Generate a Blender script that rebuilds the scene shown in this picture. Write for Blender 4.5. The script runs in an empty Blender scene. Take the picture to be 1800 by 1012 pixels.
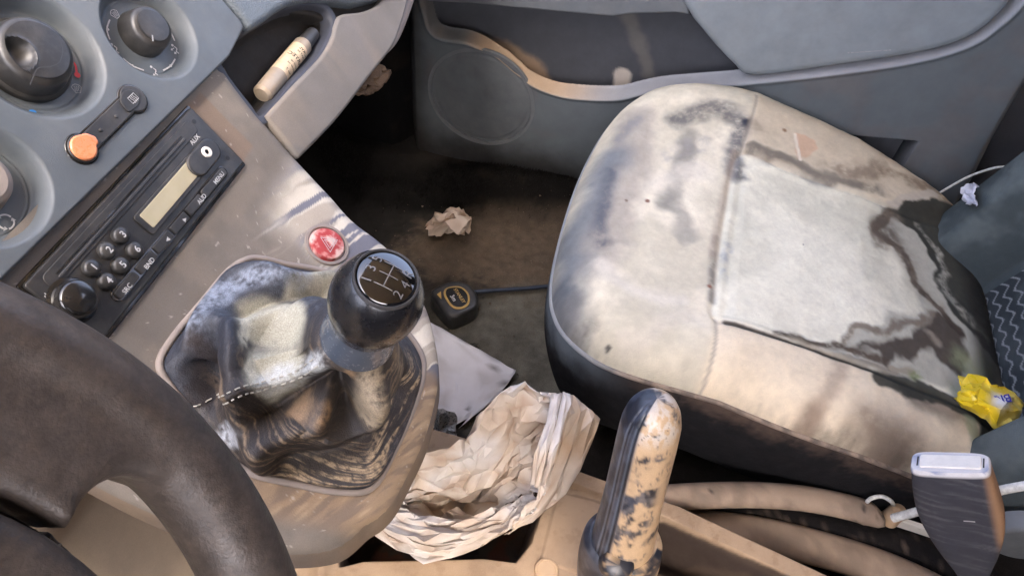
import bpy, math, random
import numpy as np
from mathutils import Matrix, Vector, geometry

# ------------------------------------------------------------------ camera
SC = bpy.context.scene
COL = SC.collection
CAM = np.array([-.302, -.34, .952]); YAW, PITCH, ROLL = np.radians([9.8, 49.9, 6.9]); FPX = 1283.; IW, IH = 1800, 1012
def cam_axes():
    f = np.array([math.cos(PITCH)*math.cos(YAW), math.cos(PITCH)*math.sin(YAW), -math.sin(PITCH)])
    r = np.array([math.sin(YAW), -math.cos(YAW), 0]); u = np.cross(r, f)
    return np.array([math.cos(ROLL)*r+math.sin(ROLL)*u, math.sin(ROLL)*r-math.cos(ROLL)*u, f])
AX = cam_axes()
cd = bpy.data.cameras.new('camera'); cam = bpy.data.objects.new('camera', cd); COL.objects.link(cam)
cd.sensor_width = 36; cd.lens = 36*FPX/IW; cd.clip_start = .02; cd.clip_end = 500
cam.matrix_world = Matrix(((AX[0][0], -AX[1][0], -AX[2][0], CAM[0]), (AX[0][1], -AX[1][1], -AX[2][1], CAM[1]),
                           (AX[0][2], -AX[1][2], -AX[2][2], CAM[2]), (0, 0, 0, 1)))
SC.camera = cam
# ------------------------------------------------------------------ light
SUN_AZ, SUN_EL = math.radians(212), math.radians(62)      # azimuth measured from +X, counter-clockwise
SKY_STRENGTH, SUN_STRENGTH, EXPOSURE = .15, .5, 3.8
w = bpy.data.worlds.new('World'); SC.world = w; w.use_nodes = True
nt = w.node_tree; sky = nt.nodes.new('ShaderNodeTexSky'); sky.sky_type = 'NISHITA'; sky.sun_disc = False
sky.sun_elevation = SUN_EL; sky.sun_rotation = math.pi/2-SUN_AZ; sky.dust_density = 7.0; sky.air_density = .5; sky.ozone_density = 0.
bg = nt.nodes['Background']; bg.inputs[1].default_value = SKY_STRENGTH; nt.links.new(sky.outputs[0], bg.inputs[0])
sl = bpy.data.lights.new('sun', 'SUN'); sl.energy = SUN_STRENGTH; sl.angle = math.radians(44); sl.color = (1., .90, .74)
so = bpy.data.objects.new('sun', sl); COL.objects.link(so)
sd = Vector((math.cos(SUN_AZ)*math.cos(SUN_EL), math.sin(SUN_AZ)*math.cos(SUN_EL), math.sin(SUN_EL)))
so.rotation_euler = sd.to_track_quat('Z', 'Y').to_euler()
SC.view_settings.view_transform = 'Standard'; SC.view_settings.look = 'None'; SC.view_settings.exposure = EXPOSURE; SC.view_settings.gamma = 1
SC.render.engine = 'CYCLES'; SC.cycles.use_denoising = True; SC.cycles.max_bounces = 8; SC.cycles.diffuse_bounces = 5
SC.cycles.sample_clamp_indirect = 6; SC.cycles.caustics_reflective = False; SC.cycles.caustics_refractive = False

# ------------------------------------------------------------------ survey: sight lines of the photograph met with the car's real planes
def V3(*a): return np.array(a, float)
def nrm(a): a = np.asarray(a, float); return a/np.linalg.norm(a)
def ray(px, py): return ((px-IW/2)/FPX)*AX[0]+((py-IH/2)/FPX)*AX[1]+AX[2]
def at(px, py, p0, n):
    d = ray(px, py); return CAM+d*((np.asarray(p0)-CAM)@n)/(d@n)
def atx(px, py, x): return at(px, py, V3(x, 0, 0), V3(1, 0, 0))
def aty(px, py, y): return at(px, py, V3(0, y, 0), V3(0, 1, 0))
def atz(px, py, z): return at(px, py, V3(0, 0, z), V3(0, 0, 1))
def atd(px, py, d): return CAM+ray(px, py)*d
def hit(px, py, zf, t0=.25, t1=1.6):
    t = np.linspace(t0, t1, 3000); P = CAM+ray(px, py)*t[:, None]
    g = P[:, 2]-zf(P[:, 0], P[:, 1]); i = np.where(g < 0)[0]
    return P[i[0]] if len(i) else P[-1]

# ------------------------------------------------------------------ numbers
rng = np.random.default_rng(7)
PERM = np.random.default_rng(3).permutation(512); PERM = np.concatenate([PERM, PERM, PERM])
def vnoise(P, seed=0):
    P = np.asarray(P, float)+seed*17.31; I = np.floor(P).astype(int); F = P-I; F = F*F*(3-2*F); I = I % 512
    def h(i, j, k): return PERM[PERM[PERM[i % 512]+j % 512]+k % 512]/511.
    x, y, z = I.T; fx, fy, fz = F.T; r = 0
    for a in (0, 1):
        for b in (0, 1):
            for c in (0, 1):
                r = r+h(x+a, y+b, z+c)*(fx if a else 1-fx)*(fy if b else 1-fy)*(fz if c else 1-fz)
    return r
def fbm(P, scale, octv=4, seed=0, gain=.55):
    P = np.asarray(P, float); r = 0; a = 1; t = 0
    for o in range(octv):
        r = r+a*vnoise(P*scale, seed+o*5); t += a; a *= gain; scale *= 2.03
    return r/t
def sstep(a, b, x): t = np.clip((x-a)/(b-a), 0, 1); return t*t*(3-2*t)
def dpoly(P, line):
    """distance of points to a polyline, any dimension"""
    P = np.asarray(P, float); line = np.asarray(line, float); d = np.full(len(P), 1e9)
    for a, b in zip(line[:-1], line[1:]):
        ab = b-a; t = np.clip(((P-a)@ab)/max(ab@ab, 1e-12), 0, 1); q = P-(a+t[:, None]*ab)
        d = np.minimum(d, np.einsum('ij,ij->i', q, q))
    return np.sqrt(d)
def sdf(P, poly):
    """signed distance to a closed polygon in 2D, negative inside"""
    P = np.asarray(P, float); poly = np.asarray(poly, float)
    d = dpoly(P, np.vstack([poly, poly[:1]])); ins = np.zeros(len(P), bool)
    x, y = P.T
    for a, b in zip(poly, np.roll(poly, -1, 0)):
        c = (a[1] > y) != (b[1] > y)
        with np.errstate(divide='ignore', invalid='ignore'):
            xi = (b[0]-a[0])*(y-a[1])/(b[1]-a[1])+a[0]
        ins ^= c & (x < xi)
    return np.where(ins, -d, d)
def smooth_loop(pts, n, closed=True):
    """Catmull-Rom through pts, n points evenly spaced along it"""
    p = np.asarray(pts, float); m = len(p); out = []
    idx = range(m) if closed else range(m-1)
    for i in idx:
        if closed: p0, p1, p2, p3 = p[(i-1) % m], p[i], p[(i+1) % m], p[(i+2) % m]
        else: p0, p1, p2, p3 = p[max(i-1, 0)], p[i], p[i+1], p[min(i+2, m-1)]
        for t in np.linspace(0, 1, 24, endpoint=False):
            out.append(.5*(2*p1+(p2-p0)*t+(2*p0-5*p1+4*p2-p3)*t*t+(3*p1-p0-3*p2+p3)*t**3))
    if closed: out.append(out[0])
    else: out.append(p[-1])
    return resample(np.array(out), n, closed)
def resample(o, n, closed=False):
    o = np.asarray(o, float); s = np.concatenate([[0], np.cumsum(np.linalg.norm(np.diff(o, axis=0), axis=1))])
    t = np.linspace(0, s[-1], n, endpoint=not closed)
    return np.stack([np.interp(t, s, o[:, k]) for k in range(o.shape[1])], 1)
def lin(r, g, b, k=1.):
    c = np.array([r, g, b], float)/255; return np.where(c <= .04045, c/12.92, ((c+.055)/1.055)**2.4)*k

# ------------------------------------------------------------------ objects
ORIGIN = {}
def root(name, label, cat, loc, group=None, kind=None):
    o = bpy.data.objects.new(name, None); COL.objects.link(o); o.location = loc; o.empty_display_size = .05
    o['label'] = label; o['category'] = cat
    if group: o['group'] = group
    ORIGIN[o.name] = np.array(loc, float); return o
def tag(o, label, cat, group=None):
    o['label'] = label; o['category'] = cat
    if group: o['group'] = group
    return o
def obj(name, V, F, mat, parent=None, smooth=True, col=None, angle=50):
    V = np.asarray(V, float); o0 = ORIGIN[parent.name] if parent is not None else np.zeros(3)
    me = bpy.data.meshes.new(name); me.from_pydata((V-o0).tolist(), [], F if isinstance(F, list) else F.tolist())
    me.materials.append(mat)
    if smooth: me.polygons.foreach_set('use_smooth', np.ones(len(me.polygons), bool))
    if col is not None:
        c = me.color_attributes.new('Col', 'FLOAT_COLOR', 'POINT')
        c.data.foreach_set('color', np.concatenate([np.clip(col, 0, 1), np.ones((len(V), 1))], 1).ravel())
    me.validate(); me.update()
    if smooth and angle: 
        try: me.set_sharp_from_angle(angle=math.radians(angle))
        except Exception: pass
    o = bpy.data.objects.new(name, me); COL.objects.link(o)
    if parent is not None: o.parent = parent
    ORIGIN[o.name] = o0; return o
def structure(o): o['kind'] = 'structure'; return o
def gridF(n, m, wrapn=False, wrapm=False):
    i, j = np.meshgrid(np.arange(n if wrapn else n-1), np.arange(m if wrapm else m-1), indexing='ij')
    a = i*m+j; b = ((i+1) % n)*m+j; c = ((i+1) % n)*m+(j+1) % m; d = i*m+(j+1) % m
    return np.stack([a, b, c, d], -1).reshape(-1, 4)
def flip(F): return F[:, ::-1] if not isinstance(F, list) else [tuple(reversed(f)) for f in F]
def join(*parts):
    Vs, Fs, k = [], [], 0
    for V, F in parts:
        V = np.asarray(V, float); Vs.append(V); Fs += [tuple(int(i)+k for i in f) for f in F]; k += len(V)
    return np.vstack(Vs), Fs
def loft(rings, closed=True, cap=(True, True)):
    R = np.asarray(rings, float); n, m = R.shape[:2]; F = [tuple(f) for f in gridF(n, m, False, closed).tolist()]
    if cap[0]: F.append(tuple(range(m))[::-1])
    if cap[1]: F.append(tuple((n-1)*m+i for i in range(m)))
    return R.reshape(-1, 3), [tuple(reversed(f)) for f in F]
def frame_along(P):
    P = np.asarray(P, float); T = np.gradient(P, axis=0); T /= np.linalg.norm(T, axis=1)[:, None]
    u = np.cross(T[0], [0, 0, 1.]); u = u if np.linalg.norm(u) > .1 else np.cross(T[0], [1., 0, 0]); u = nrm(u); U = []
    for t in T: u = nrm(u-(u@t)*t); U.append(u)
    U = np.array(U); return T, U, np.cross(T, U)
def tube(P, r, m=12, cap=(True, True)):
    P = np.asarray(P, float); T, U, W = frame_along(P); r = np.broadcast_to(r, len(P)); a = np.linspace(0, 2*np.pi, m, endpoint=False)
    R = P[:, None]+r[:, None, None]*(np.cos(a)[None, :, None]*U[:, None]+np.sin(a)[None, :, None]*W[:, None])
    V, F = loft(R, True, cap); return V, flip(F)
def lathe(prof, o, axis, e1, m=64, cap=(True, True), mod=None):
    """prof: (height, radius) pairs along axis"""
    axis = nrm(axis); e1 = nrm(np.asarray(e1)-(np.asarray(e1)@axis)*axis); e2 = np.cross(axis, e1); a = np.linspace(0, 2*np.pi, m, endpoint=False)
    R = [[o+axis*h+r*(mod(h, t) if mod else 1)*(math.cos(t)*e1+math.sin(t)*e2) for t in a] for h, r in prof]
    V, F = loft(R, True, cap); return V, flip(F)
class Frame:
    def __init__(s, o, u, v): s.o = np.asarray(o, float); s.u = nrm(u); s.v = nrm(v); s.n = np.cross(s.u, s.v)
    def __call__(s, p2, h=0.):
        p2 = np.atleast_2d(np.asarray(p2, float)); h = np.broadcast_to(h, len(p2))
        return s.o+p2[:, :1]*s.u+p2[:, 1:2]*s.v+h[:, None]*s.n
    def px(s, x, y, off=0.):
        q = at(x, y, s.o+s.n*off, s.n)-s.o; return np.array([q@s.u, q@s.v])
    def pxs(s, L, off=0.): return np.array([s.px(x, y, off) for x, y in L])
def ccw(p): 
    p = np.asarray(p, float); a = np.sum(p[:, 0]*np.roll(p[:, 1], -1)-np.roll(p[:, 0], -1)*p[:, 1]); return p if a > 0 else p[::-1]
def inset(p, d):
    e = np.roll(p, -1, 0)-p; e /= np.linalg.norm(e, axis=1)[:, None]+1e-12; n = np.stack([-e[:, 1], e[:, 0]], 1)
    b = n+np.roll(n, 1, 0); b /= np.maximum(np.einsum('ij,ij->i', b, b), .5)[:, None]/2+1e-12
    return p+b*d
def pad(outline, fr, top, bot, r=.002, seg=4, rb=0.):
    p = ccw(outline); rings = [fr(p, bot), fr(p, top-r)]
    for k in range(1, seg+1):
        a = k/seg*math.pi/2; rings.append(fr(inset(p, r*(1-math.cos(a))), top-r+r*math.sin(a)))
    V, F = loft(rings, True, (True, False)); return join((V, flip(F)), cap(inset(p, r), fr, top))
def cap(p, fr, h):
    p = ccw(p); d = geometry.delaunay_2d_cdt([Vector(a) for a in p], [], [list(range(len(p)))], 1, 1e-7); v = np.array([a[:] for a in d[0]]); F = []
    for f in d[2]:
        q = v[list(f)]; F.append(tuple(f) if np.sum(q[:, 0]*np.roll(q[:, 1], -1)-np.roll(q[:, 0], -1)*q[:, 1]) > 0 else tuple(f)[::-1])
    return fr(v, h), F
def circle(c, r, n=48, a0=0, a1=2*math.pi):
    full = abs(a1-a0-2*math.pi) < 1e-6; a = np.linspace(a0, a1, n, endpoint=not full); return np.stack([c[0]+r*np.cos(a), c[1]+r*np.sin(a)], 1)
def stadium(a, b, r, n=16):
    a, b = np.asarray(a, float), np.asarray(b, float); t = math.atan2(*(b-a)[::-1])
    return np.vstack([circle(b, r, n, t-math.pi/2, t+math.pi/2), circle(a, r, n, t+math.pi/2, t+3*math.pi/2)])
def roundpoly(pts, r, n=6):
    p = ccw(pts); out = []; m = len(p)
    for i in range(m):
        a, b, c = p[i-1], p[i], p[(i+1) % m]; rr = min(r, .45*np.linalg.norm(a-b), .45*np.linalg.norm(c-b))
        s, e = b+nrm(a-b)*rr, b+nrm(c-b)*rr
        for t in np.linspace(0, 1, n): out.append((1-t)**2*s+2*t*(1-t)*b+t*t*e)
    return np.array(out)
def ribbon(path, w, fr, h, closed=False):
    p = np.asarray(path, float)
    t = np.roll(p, -1, 0)-np.roll(p, 1, 0) if closed else np.gradient(p, axis=0)
    t /= np.linalg.norm(t, axis=1)[:, None]+1e-12
    n = np.stack([-t[:, 1], t[:, 0]], 1)*w/2; V = np.vstack([fr(p+n, h), fr(p-n, h)]); m = len(p)
    return V, [(i, i+m, (i+1) % m+m, (i+1) % m) for i in range(m if closed else m-1)]
def flat(poly, fr, h): p = ccw(poly); return fr(p, h), [tuple(range(len(p)))]
def text_geo(s, size, bold=False):
    cu = bpy.data.curves.new('lettering', 'FONT'); cu.body = s; cu.size = size; cu.align_x = 'CENTER'; cu.align_y = 'CENTER'; cu.resolution_u = 3
    if bold: cu.offset = size*.02
    o = bpy.data.objects.new('lettering', cu); COL.objects.link(o); dg = bpy.context.evaluated_depsgraph_get(); dg.update()
    me = bpy.data.meshes.new_from_object(o.evaluated_get(dg)); V = np.array([v.co[:] for v in me.vertices]).reshape(-1, 3); F = [tuple(p.vertices) for p in me.polygons]
    bpy.data.objects.remove(o); bpy.data.curves.remove(cu); bpy.data.meshes.remove(me); return V, F
def text_on(s, size, fr, c, h, rot=0., bold=False, sx=1.):
    V, F = text_geo(s, size, bold); a = math.radians(rot); x, y = V[:, 0]*sx, V[:, 1]
    return fr(np.stack([c[0]+x*math.cos(a)-y*math.sin(a), c[1]+x*math.sin(a)+y*math.cos(a)], 1), h), F

# ------------------------------------------------------------------ materials
def material(name, col=(.5, .5, .5), rough=.6, attr=False, var=.12, vscale=30., bump=0., bscale=400., grain='noise', spec=.5, dust=None, dust_amt=0., dust_scale=25.,
             metallic=0., coat=0., trans=0., sheen=0., rvar=.1, fine=0., fscale=1500., emis=None):
    m = bpy.data.materials.new(name); m.use_nodes = True; N = m.node_tree.nodes; L = m.node_tree.links; b = N['Principled BSDF']
    tc = N.new('ShaderNodeTexCoord'); O = tc.outputs['Object']
    def noise(scale, det=4., rgh=.6):
        n = N.new('ShaderNodeTexNoise'); n.inputs['Scale'].default_value = scale; n.inputs['Detail'].default_value = det; n.inputs['Roughness'].default_value = rgh
        L.new(O, n.inputs['Vector']); return n.outputs['Fac']
    def mix(fac, a, bb, mode='MIX'):
        x = N.new('ShaderNodeMix'); x.data_type = 'RGBA'; x.blend_type = mode
        if hasattr(fac, 'is_linked'): L.new(fac, x.inputs[0])
        else: x.inputs[0].default_value = fac
        for s, v in ((x.inputs[6], a), (x.inputs[7], bb)):
            if hasattr(v, 'is_linked'): L.new(v, s)
            else: s.default_value = (*v, 1)
        return x.outputs[2]
    def rmap(v, a, bb, c, d):
        x = N.new('ShaderNodeMapRange'); L.new(v, x.inputs[0]); x.inputs[1].default_value = a; x.inputs[2].default_value = bb; x.inputs[3].default_value = c; x.inputs[4].default_value = d; return x.outputs[0]
    if attr:
        a = N.new('ShaderNodeAttribute'); a.attribute_name = 'Col'; c = a.outputs['Color']
    else:
        r = N.new('ShaderNodeRGB'); r.outputs[0].default_value = (*col, 1); c = r.outputs[0]
    if var:
        f = rmap(noise(vscale, 6), .3, .7, 1-var, 1+var)
        g = N.new('ShaderNodeCombineColor'); [L.new(f, g.inputs[i]) for i in range(3)]
        c = mix(1., c, g.outputs[0], 'MULTIPLY')
    if fine:
        f = rmap(noise(fscale, 3), .3, .7, 1-fine, 1+fine)
        g = N.new('ShaderNodeCombineColor'); [L.new(f, g.inputs[i]) for i in range(3)]
        c = mix(1., c, g.outputs[0], 'MULTIPLY')
    if dust is not None:
        f = rmap(noise(dust_scale, 8, .68), .42, .72, dust_amt*.25, dust_amt); c = mix(f, c, dust)
    L.new(c, b.inputs['Base Color'])
    if rvar: L.new(rmap(noise(vscale*2.3, 5), .3, .7, max(0, rough-rvar), min(1, rough+rvar)), b.inputs['Roughness'])
    else: b.inputs['Roughness'].default_value = rough
    b.inputs['Specular IOR Level'].default_value = spec; b.inputs['Metallic'].default_value = metallic; b.inputs['Coat Weight'].default_value = coat
    b.inputs['Transmission Weight'].default_value = trans; b.inputs['Sheen Weight'].default_value = sheen
    if bump:
        if grain == 'leather':
            t = N.new('ShaderNodeTexVoronoi'); t.feature = 'SMOOTH_F1'; t.inputs['Scale'].default_value = bscale; L.new(O, t.inputs['Vector']); h = t.outputs['Distance']
        elif grain == 'weave':
            def wave(rot):
                mp = N.new('ShaderNodeMapping'); mp.inputs['Rotation'].default_value = (0, 0, rot); L.new(O, mp.inputs[0])
                x = N.new('ShaderNodeTexWave'); x.inputs['Scale'].default_value = bscale; x.inputs['Distortion'].default_value = .4; L.new(mp.outputs[0], x.inputs[0]); return x.outputs['Fac']
            x = N.new('ShaderNodeMath'); x.operation = 'ADD'; L.new(wave(0), x.inputs[0]); L.new(wave(math.pi/2), x.inputs[1]); h = x.outputs[0]
        else: h = noise(bscale, 3)
        bp = N.new('ShaderNodeBump'); bp.inputs['Strength'].default_value = bump; bp.inputs['Distance'].default_value = .0006; L.new(h, bp.inputs['Height']); L.new(bp.outputs[0], b.inputs['Normal'])
    if emis: b.inputs['Emission Color'].default_value = (*emis, 1); b.inputs['Emission Strength'].default_value = 1
    return m
TAN = tuple(lin(196, 168, 134)); CREAM = tuple(lin(205, 200, 186)); DUSTGREY = tuple(lin(158, 152, 144))
M = {}
M['grey_plastic'] = material('grey_plastic', lin(100, 106, 111), .55, bump=.35, bscale=1400, dust=DUSTGREY, dust_amt=.16)
M['dash_grey'] = material('dash_grey', lin(80, 88, 95), .5, bump=.3, bscale=1500, dust=DUSTGREY, dust_amt=.12)
M['soft_dash'] = material('soft_dash', lin(92, 102, 110), .55, bump=1., bscale=700, grain='leather', dust=DUSTGREY, dust_amt=.1)
M['dusty_grey'] = material('dusty_grey', lin(138, 128, 122), .7, bump=.25, bscale=1200, dust=tuple(lin(172, 160, 146)), dust_amt=.35, dust_scale=18)
M['dark_plastic'] = material('dark_plastic', lin(42, 43, 46), .45, bump=.3, bscale=1500, dust=DUSTGREY, dust_amt=.1)
M['black_plastic'] = material('black_plastic', lin(30, 31, 33), .38, bump=.15, bscale=1800, dust=DUSTGREY, dust_amt=.13, dust_scale=60)
M['gloss_black'] = material('gloss_black', lin(16, 16, 17), .16, var=.05, coat=.4, dust=DUSTGREY, dust_amt=.06, dust_scale=80)
M['dark_felt'] = material('dark_felt', lin(40, 38, 36), .95, bump=1., bscale=900, var=.35, fine=.4, spec=.1)
M['white_print'] = material('white_print', lin(186, 186, 186), .6, var=.3, vscale=500)
M['grey_print'] = material('grey_print', lin(150, 150, 150), .5, var=.1)
M['ink'] = material('ink', lin(28, 28, 30), .6, var=.1)
M['red_print'] = material('red_print', lin(190, 55, 60), .5, var=.1)
M['blue_print'] = material('blue_print', lin(45, 120, 190), .5, var=.1)
M['painted'] = material('painted', attr=True, rough=.75, var=.08, fine=.1, bump=.3, bscale=1200, spec=.3)
M['painted_plastic'] = material('painted_plastic', attr=True, rough=.76, spec=.28, var=.08, fine=.10, bump=.25, bscale=1400)
M['painted_leather'] = material('painted_leather', attr=True, rough=.62, var=.1, fine=.26, fscale=1000, bump=.6, bscale=1000, grain='leather', rvar=.12)
M['painted_cloth'] = material('painted_cloth', attr=True, rough=.9, var=.06, fine=.13, fscale=1600, bump=.5, bscale=420, grain='weave', spec=.15)
M['painted_carpet'] = material('painted_carpet', attr=True, rough=.97, var=.15, vscale=60, fine=.3, fscale=900, bump=.9, bscale=700, spec=.08)
M['paper'] = material('paper', attr=True, rough=.75, var=.05, fine=.04, bump=.25, bscale=300, spec=.25)
M['chrome_ring'] = material('chrome_ring', lin(225, 220, 210), .35, var=.1)
M['tray_black'] = material('tray_black', lin(30, 29, 28), .85, bump=.4, bscale=600, dust=tuple(lin(70, 62, 54)), dust_amt=.4)
M['lip_grey'] = material('lip_grey', lin(58, 61, 70), .6, bump=.3, bscale=1200)
M['arm_grey'] = material('arm_grey', lin(132, 141, 147), .5, bump=.3, bscale=1300, dust=DUSTGREY, dust_amt=.12, dust_scale=14)
M['grille'] = material('grille', lin(96, 102, 106), .75, bump=.8, bscale=900, dust=DUSTGREY, dust_amt=.1)
M['lcd'] = material('lcd', lin(172, 164, 136), .6, var=.1, vscale=60, spec=.3, dust=DUSTGREY, dust_amt=.3, dust_scale=120)

# ================================================================== THE CAR
al = math.radians(38)
SF = Frame((0, 0, .587), (1, 0, 0), (0, math.sin(al), math.cos(al)))      # face of the centre stack: u to the passenger, v up the face
def zc(y): return np.interp(-np.asarray(y), PY, PZ)
_y = np.linspace(-.05, .32, 400); _z = np.interp(_y, [-.05, -.012, 0, .036, .055, .075, .10, .14, .18, .22, .26, .32], [.651, .602, .587, .541, .517, .498, .481, .458, .437, .418, .40, .373])
_k = np.exp(-np.linspace(-2, 2, 25)**2); _k /= _k.sum(); _zp = np.pad(_z, 12, mode='reflect', reflect_type='odd'); PY, PZ = _y, np.convolve(_zp, _k, 'valid')
def con(px, py): return hit(px, py, lambda x, y: zc(y))

# ------------------------------------------------------------------ body shell and floor (setting)
def box(x0, x1, y0, y1, z0, z1):
    V = [(x, y, z) for x in (x0, x1) for y in (y0, y1) for z in (z0, z1)]
    return np.array(V), [(0, 1, 3, 2), (4, 6, 7, 5), (0, 4, 5, 1), (2, 3, 7, 6), (0, 2, 6, 4), (1, 5, 7, 3)]
M['headliner'] = material('headliner', lin(150, 148, 142), .9, var=.1)
M['body_dark'] = material('body_dark', lin(38, 38, 40), .8, var=.2, bump=.3, bscale=900)
M['sand'] = material('sand', lin(190, 160, 125), .95, var=.2, vscale=1.5)
structure(obj('ground', *box(-60, 60, -60, 60, -.42, -.40), M['sand']))
structure(obj('roof', *join(box(-.80, .80, -1.75, .0, 1.36, 1.40), box(.74, .80, -1.75, .0, 1.27, 1.36)), M['headliner']))
structure(obj('rear_wall', *box(-.80, .80, -1.80, -1.75, -.05, 1.40), M['headliner']))
structure(obj('body_pillar', *join(box(.79, .86, -1.25, -.90, -.05, 1.27), box(.82, .86, -1.75, -1.25, -.05, .75), box(.84, .88, -.9, .75, -.05, .64)), M['body_dark']))
structure(obj('driver_seat_blocker', *join(tube([(-.62, -.86, .30), (-.38, -.84, .28), (-.12, -.86, .30)], .05, 10), loft([[(x, y0+dy, z) for x, dy in ((-.62, 0), (-.56, .06), (-.20, .06), (-.14, 0), (-.16, -.08), (-.60, -.08))] for z, y0 in ((.30, -.84), (.60, -.92), (.85, -.99), (.98, -1.03))]), box(-.50, -.26, -1.06, -.96, 1.0, 1.18)), M['body_dark']))  # unseen seat back added to block light reaching the front of the door
structure(obj('driver_side_blocker', *join(box(-.86, -.82, -1.75, .85, -.05, .80), box(-.86, -.80, -1.75, -.95, .80, 1.36), box(-.86, -.80, -.95, .10, 1.24, 1.36)), M['body_dark']))  # unseen side wall, added and raised to cut low light from this side
structure(obj('windscreen_pillar', *tube([(.76, .85, .80), (.74, .5, 1.08), (.70, .0, 1.36)], .045, 12), M['body_dark']))
structure(obj('windscreen_pillar', *tube([(-.76, .85, .80), (-.74, .5, 1.08), (-.70, .0, 1.36)], .045, 12), M['body_dark']))

def floor_z(x, y):
    z = .25*sstep(.16, .50, y)+.05*sstep(.64, .70, x)+.12*sstep(.10, .02, x)*sstep(-.9, -.2, y*0-.5)
    return z
fx, fy = np.meshgrid(np.linspace(-.75, .80, 420), np.linspace(-1.7, .62, 520), indexing='ij'); P2 = np.stack([fx.ravel(), fy.ravel()], 1)
z = floor_z(P2[:, 0], P2[:, 1]); P = np.c_[P2, z]
ridge = np.array([atz(x, y, .02)[:2] for x, y in ((560, 250), (640, 320), (740, 335), (860, 330), (1010, 350), (1100, 380))])
dr = dpoly(P2, ridge); P[:, 2] += .022*np.exp(-(dr/.022)**2)+.012*(fbm(P, 14, 4)-.5)+.006*(fbm(P, 60, 3, 4)-.5)
n1 = fbm(P, 9, 5, 1); n2 = fbm(P, 40, 4, 2); n3 = fbm(P, 160, 3, 3)
C = np.tile(lin(52, 49, 46), (len(P), 1))
def lerp(C, c, m): return C*(1-m[:, None])+np.asarray(c)*m[:, None]
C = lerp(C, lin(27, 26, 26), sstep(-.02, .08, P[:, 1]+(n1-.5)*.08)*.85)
mud = np.array([atz(x, y, .01)[:2] for x, y in ((690, 420), (735, 378), (800, 352), (900, 362), (1010, 372), (1030, 480), (1010, 560), (900, 540), (840, 500), (760, 500), (690, 440))])
d = sdf(P2, mud)+(n1-.5)*.09+(n3-.5)*.05; C = lerp(C, lin(92, 81, 69), sstep(.02, -.02, d)*(.75+.25*sstep(.3, .6, n2)))
mud2 = np.array([atz(x, y, .01)[:2] for x, y in ((760, 520), (980, 490), (1000, 640), (980, 760), (880, 820), (760, 700), (720, 560))])
d = sdf(P2, mud2)+(n1-.5)*.1; C = lerp(C, lin(98, 96, 88), sstep(.03, -.03, d)*(.6+.4*sstep(.35, .6, n2)))
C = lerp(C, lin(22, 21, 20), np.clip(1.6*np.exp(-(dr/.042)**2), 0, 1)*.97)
C = lerp(C, lin(84, 72, 60), sstep(.58, .72, n2)*sstep(.45, .6, n1)*.3*sstep(-.05, -.15, P2[:, 1]))
crack = np.abs(fbm(P, 11, 3, 9)-.5); C = lerp(C, lin(20, 19, 18), sstep(.012, .003, crack)*sstep(.02, -.02, sdf(P2, mud2))*.8)
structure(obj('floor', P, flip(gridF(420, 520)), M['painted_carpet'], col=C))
# front bulkhead and side of the footwell, black carpet
kx, kz = np.meshgrid(np.linspace(.05, .80, 160), np.linspace(.0, .75, 160), indexing='ij')
P = np.stack([kx.ravel(), .30+.16*(.7-kz.ravel())*0+.03*(fbm(np.stack([kx.ravel(), kz.ravel(), 0*kx.ravel()], 1), 8, 3)-.5), kz.ravel()], 1)
C = np.tile(lin(26, 25, 25), (len(P), 1)); C = lerp(C, lin(50, 44, 38), sstep(.55, .75, fbm(P, 14, 5, 3))*.5)
structure(obj('bulkhead', P, gridF(160, 160), M['painted_carpet'], col=C))
ky, kz = np.meshgrid(np.linspace(.06, .34, 80), np.linspace(-.0, .65, 120), indexing='ij')
P = np.stack([.715+.05*sstep(.1, .06, ky.ravel()), ky.ravel(), kz.ravel()], 1); C = np.tile(lin(20, 20, 21), (len(P), 1)); C = lerp(C, lin(44, 38, 33), sstep(.5, .7, fbm(P, 20, 5, 5))*.5)
structure(obj('footwell_wall', P, flip(gridF(80, 120)), M['painted_carpet'], col=C))

# ------------------------------------------------------------------ dashboard
dash = root('dashboard', 'grey plastic dashboard with an open storage tray beside the radio', 'dashboard', (.25, .05, .55))
S = SF.px
def spx(L, off=0.): return SF.pxs(L, off)
tl = spx([(385, 95), (432, 52), (470, 28), (505, 12), (545, 6), (572, 12), (586, 30), (586, 52), (575, 74), (560, 100), (512, 150), (466, 203), (444, 186)])
tloop = ccw(smooth_loop(tl, 120))
V, F = loft([SF(inset(tloop, -.006), -.002), SF(tloop, -.0015), SF(inset(tloop, .001), -.0025), SF(inset(tloop, .002), -.006), SF(inset(tloop, .004), -.016)], True, (False, False)); obj('tray_lip', V, flip(F), M['lip_grey'], dash)
V, F = loft([SF(inset(tloop, .004), -.016), SF(inset(tloop, .0045), -.020), SF(inset(tloop, .007), -.026), SF(inset(tloop, .010), -.0275)], True, (False, False)); V, F = join((V, flip(F)), cap(inset(tloop, .010), SF, -.0275)); obj('storage_tray', V, F, M['tray_black'], dash)
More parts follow.
